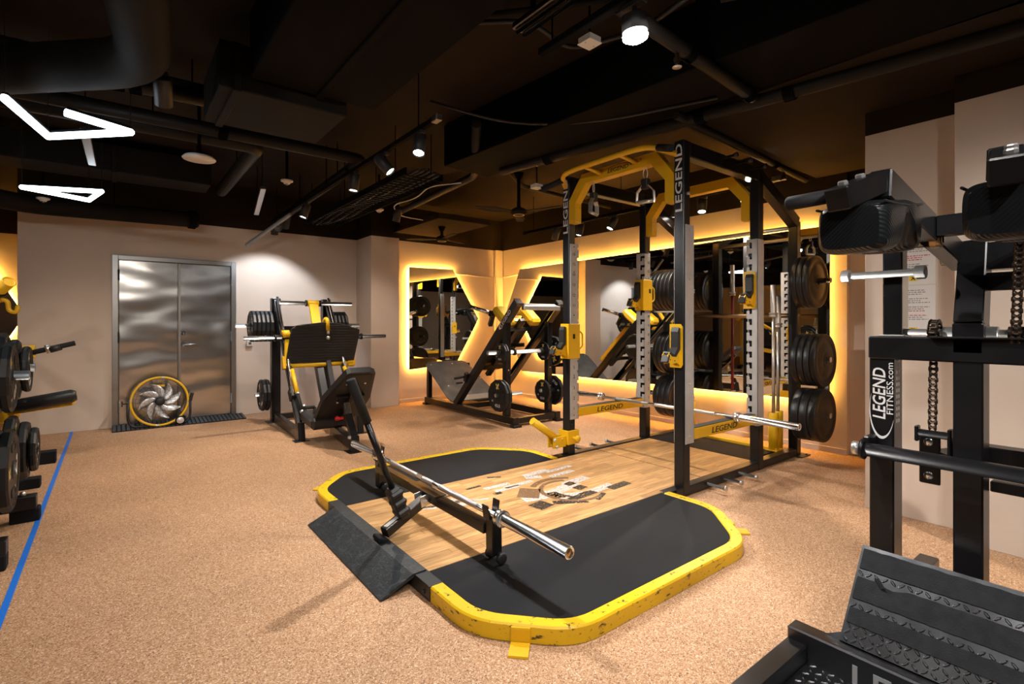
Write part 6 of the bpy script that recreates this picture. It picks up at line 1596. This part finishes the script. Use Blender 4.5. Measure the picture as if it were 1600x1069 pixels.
# cool white light tubes
def tubes(lb, pts, closed, r):
    t = thing('light_tube_pendant', lb, 'pendant light', pts[0])
    P = [V(p) for p in pts]; n = len(P)
    for i in range(n if closed else n - 1):
        p, q = P[i], P[(i + 1) % n]
        b = MB(); b.tube([p, q], r, 14); b.ball(p, r, 10); lt = mesh('light_tube', b, 'led_white', t)
        d = (q - p).normalized()
        b = MB(); b.bar(p + V((0, 0, r * 1.15)), q + V((0, 0, r * 1.15)), 0.028, 0.016); mesh('tube_housing', b, 'duct_black', lt)
    for p in P[:3]:
        b = MB(); b.cyl(p + V((0, 0, r)), V((p.x, p.y, ZC)), 0.002, 6); mesh('suspension_wire', b, 'hinge', t)
tubes('open zigzag of cool white light tubes hanging at the upper left', [(-0.40, 3.31, 2.2), (-0.29, 3.84, 2.2), (0.07, 3.48, 2.2), (-0.19, 3.35, 2.2)], False, 0.019)
tubes('closed triangle of cool white light tubes hanging behind the zigzag', [(-0.56, 5.41, 2.2), (-0.08, 5.20, 2.2), (-0.17, 5.64, 2.2)], True, 0.018)
# ---------------------------------------------------------------- drum fan in front of the door
FX, FY, FZ, FR = 0.40, 6.86, 0.285, 0.262
t = thing('floor_fan', 'yellow rimmed floor fan with curved steel blades in front of the steel door', 'fan', (FX, FY, 0))
n = V((0.0, -1.0, 0.12)).normalized(); u = V((1, 0, 0)); v = n.cross(u) * -1
C0 = V((FX, FY, FZ)); pt = lambda a, r, h=0.0: C0 + (u * math.cos(R(a)) + v * math.sin(R(a))) * r + n * h
b = MB(); b.tube([pt(a, FR) for a in range(0, 360, 6)], 0.013, 10, closed=True); mesh('rim', b, 'yellow', t)
b = MB(); b.tube([pt(a, FR, -0.10) for a in range(0, 360, 6)], 0.010, 8, closed=True); mesh('rear_rim', b, 'satin', t)
b = MB()
for r_ in (0.06, 0.10, 0.14, 0.18, 0.22, 0.245): b.tube([pt(a, r_, 0.018) for a in range(0, 360, 10)], 0.0011, 4, closed=True)
for a in range(0, 360, 12): b.tube([pt(a, 0.045, 0.02), pt(a + 8, 0.16, 0.018), pt(a + 12, FR, 0.0)], 0.0011, 4)
mesh('wire_guard', b, 'satin', t, kind='stuff')
b = MB()
for a in (-12, 78, 168, 258): b.lathe([(0.014, -0.012), (0.014, 0.012)], pt(a + 18, FR), (pt(a + 19, FR) - pt(a + 17, FR)), 10)
mesh('rim_clip', b, 'zinc', t)
b = MB(); b.lathe([(0, 0.012), (0.03, 0.012), (0.045, 0.0), (0.05, -0.06), (0.03, -0.14), (0, -0.14)], C0, n, 22); mesh('motor_hub', b, 'satin', t)
blade = None
for k in range(8):
    a0 = 45 * k + 10
    b = MB(); vs = []; fs = []
    for i in range(11):
        s = i / 10; r_ = 0.045 + 0.165 * s
        sw = 34 * s ** 1.5
        hw = 13 + 17 * math.sin(math.pi * min(1, s * 1.02)) * (1 - 0.45 * s)
        hw = hw * (1 - s ** 6 * 0.75)
        for j, w in enumerate((-1, -0.5, 0, 0.5, 1)):
            ang = a0 - sw + w * hw * (0.05 / max(0.05, r_)) * 2.0
            vs.append(pt(ang, r_, -0.035 + 0.014 * w + 0.010 * (1 - w * w)))
    for i in range(10):
        for j in range(4): fs.append((i * 5 + j, i * 5 + j + 1, i * 5 + j + 6, i * 5 + j + 5))
    b.add(vs, fs, True); o = mesh('fan_blade', b, 'fan_steel', t)
    so = o.modifiers.new('thick', 'SOLIDIFY'); so.thickness = 0.0016
b = MB(); b.tube(rbend([(FX - 0.285, FY, FZ + 0.01), (FX - 0.285, FY, 0.10), (FX - 0.25, FY - 0.01, 0.025), (FX + 0.25, FY - 0.01, 0.025), (FX + 0.285, FY, 0.10), (FX + 0.285, FY, FZ + 0.03)], 0.06), 0.013, 12); b.tube([(FX - 0.2, FY - 0.01, 0.04), (FX - 0.2, FY + 0.15, 0.046)], 0.012, 10); b.tube([(FX + 0.2, FY - 0.01, 0.04), (FX + 0.2, FY + 0.15, 0.046)], 0.012, 10); mesh('stand', b, 'satin', t)
b = MB(); b.cyl((FX - 0.335, FY, FZ), (FX - 0.26, FY, FZ), 0.008); b.bar((FX - 0.335, FY, FZ - 0.03), (FX - 0.335, FY, FZ + 0.03), 0.012, 0.012, (0, 1, 0)); b.bar((FX + 0.285, FY, FZ - 0.02), (FX + 0.305, FY, FZ + 0.07), 0.03, 0.04, (0, 1, 0)); mesh('tilt_knob', b, 'satin', t)
for a in (132, 40):
    b = MB(); b.tube([pt(a, FR, -0.10), pt(a, FR + 0.06, -0.09)], 0.012, 10); mesh('rear_handle', b, 'foam', t)
b = MB(); b.lathe([(0, 0), (0.042, 0), (0.048, 0.006), (0.048, 0.03), (0, 0.032)], (FX + 0.185, FY - 0.022, 0.060), (0, -1, 0), 22); wl = mesh('wheel', b, 'rubber', t)
b = MB(); b.lathe([(0, 0.033), (0.034, 0.033), (0.036, 0.030)], (FX + 0.185, FY - 0.022, 0.060), (0, -1, 0), 22); mesh('wheel_cover', b, 'fan_steel', wl)
b = MB(); b.bar((FX - 0.04, FY + 0.11, FZ + 0.16), (FX + 0.05, FY + 0.11, FZ + 0.16), 0.07, 0.02, (0, 0, 1)); mesh('control_box', b, 'yellow', t)
# ---------------------------------------------------------------- blue tape line
b = MB(); b.box(-0.365, -0.340, 2.2, 7.12, 0.0003, 0.0012, 0.0002)
tag(mesh('floor_tape', b, 'tape', base=(-0.35, 4.6, 0)), 'straight line of blue tape stuck along the floor at the left', 'tape')
# ---------------------------------------------------------------- socket on the wall behind the leg press
t = thing('wall_socket', 'small grey socket box on the wall left of the leg press post', 'socket', (1.33, 7.11, 0.9))
b = MB(); b.box(1.31, 1.38, 7.085, 7.119, 0.86, 0.93, 0.003); mesh('socket_box', b, 'white', t)
b = MB(); b.box(1.33, 1.36, 7.082, 7.0855, 0.88, 0.91, 0.001); mesh('socket_switch', b, 'hinge', t)
# ---------------------------------------------------------------- machines in the left bay, seen only in the mirrors
def frame_machine(label, x, y, rz):
    t = thing('cable_machine', label, 'exercise machine', (x, y, 0))
    o = V((x, y, 0))
    def put_(name, mb, m):
        ob = mesh(name, mb, m, t); return ob
    b = MB()
    for dx in (-0.55, 0.55): b.bar(o + V((dx, 0, 0)), o + V((dx, 0, 2.0)), 0.08, 0.08)
    b.bar(o + V((-0.6, 0, 2.0)), o + V((0.6, 0, 2.0)), 0.08, 0.10); b.bar(o + V((-0.6, 0, 0.75)), o + V((0.6, 0, 0.75)), 0.07, 0.09); put_('frame', b, 'yellow')
    b = MB()
    for dx in (-0.55, 0.55): b.bar(o + V((dx, -0.5, 0.04)), o + V((dx, 0.5, 0.04)), 0.08, 0.08)
    b.bar(o + V((0, -0.4, 0.0)), o + V((0, -0.4, 0.42)), 0.07, 0.07); put_('base_rail', b, 'black')
    b = MB(); b.cbox(o + V((0, -0.42, 0.46)), (0.18, 0, 0), (0, 0.18, 0), (0, 0, 0.04), 0.02); put_('seat', b, 'vinyl')
    b = MB(); b.cbox(o + V((0, -0.16, 0.85)), (0.16, 0, 0), (0, 0.035, 0), (0, 0, 0.30), 0.02); put_('backrest', b, 'vinyl')
    b = MB(); b.box(x - 0.2, x + 0.2, y + 0.05, y + 0.2, 0.08, 0.85, 0.004)
    st = put_('weight_stack', b, 'satin')
    for s_ in (-1, 1):
        b = MB(); b.cyl(o + V((s_ * 0.12, 0.12, 0.85)), o + V((s_ * 0.12, 0.12, 1.98)), 0.012); put_('guide_rod', b, 'chrome')
        b = MB(); b.tube(rbend([o + V((s_ * 0.5, -0.02, 1.25)), o + V((s_ * 0.5, -0.35, 1.2)), o + V((s_ * 0.35, -0.5, 1.15))], 0.1), 0.018, 12); put_('press_arm', b, 'white')
    t.rotation_euler = (0, 0, R(rz))
    return t
frame_machine('yellow framed cable machine with black pads in the left bay, seen in the long mirror', -2.9, 6.2, 70)
frame_machine('second yellow framed cable machine further along the left bay, seen in the long mirror', -3.4, 4.3, 100)
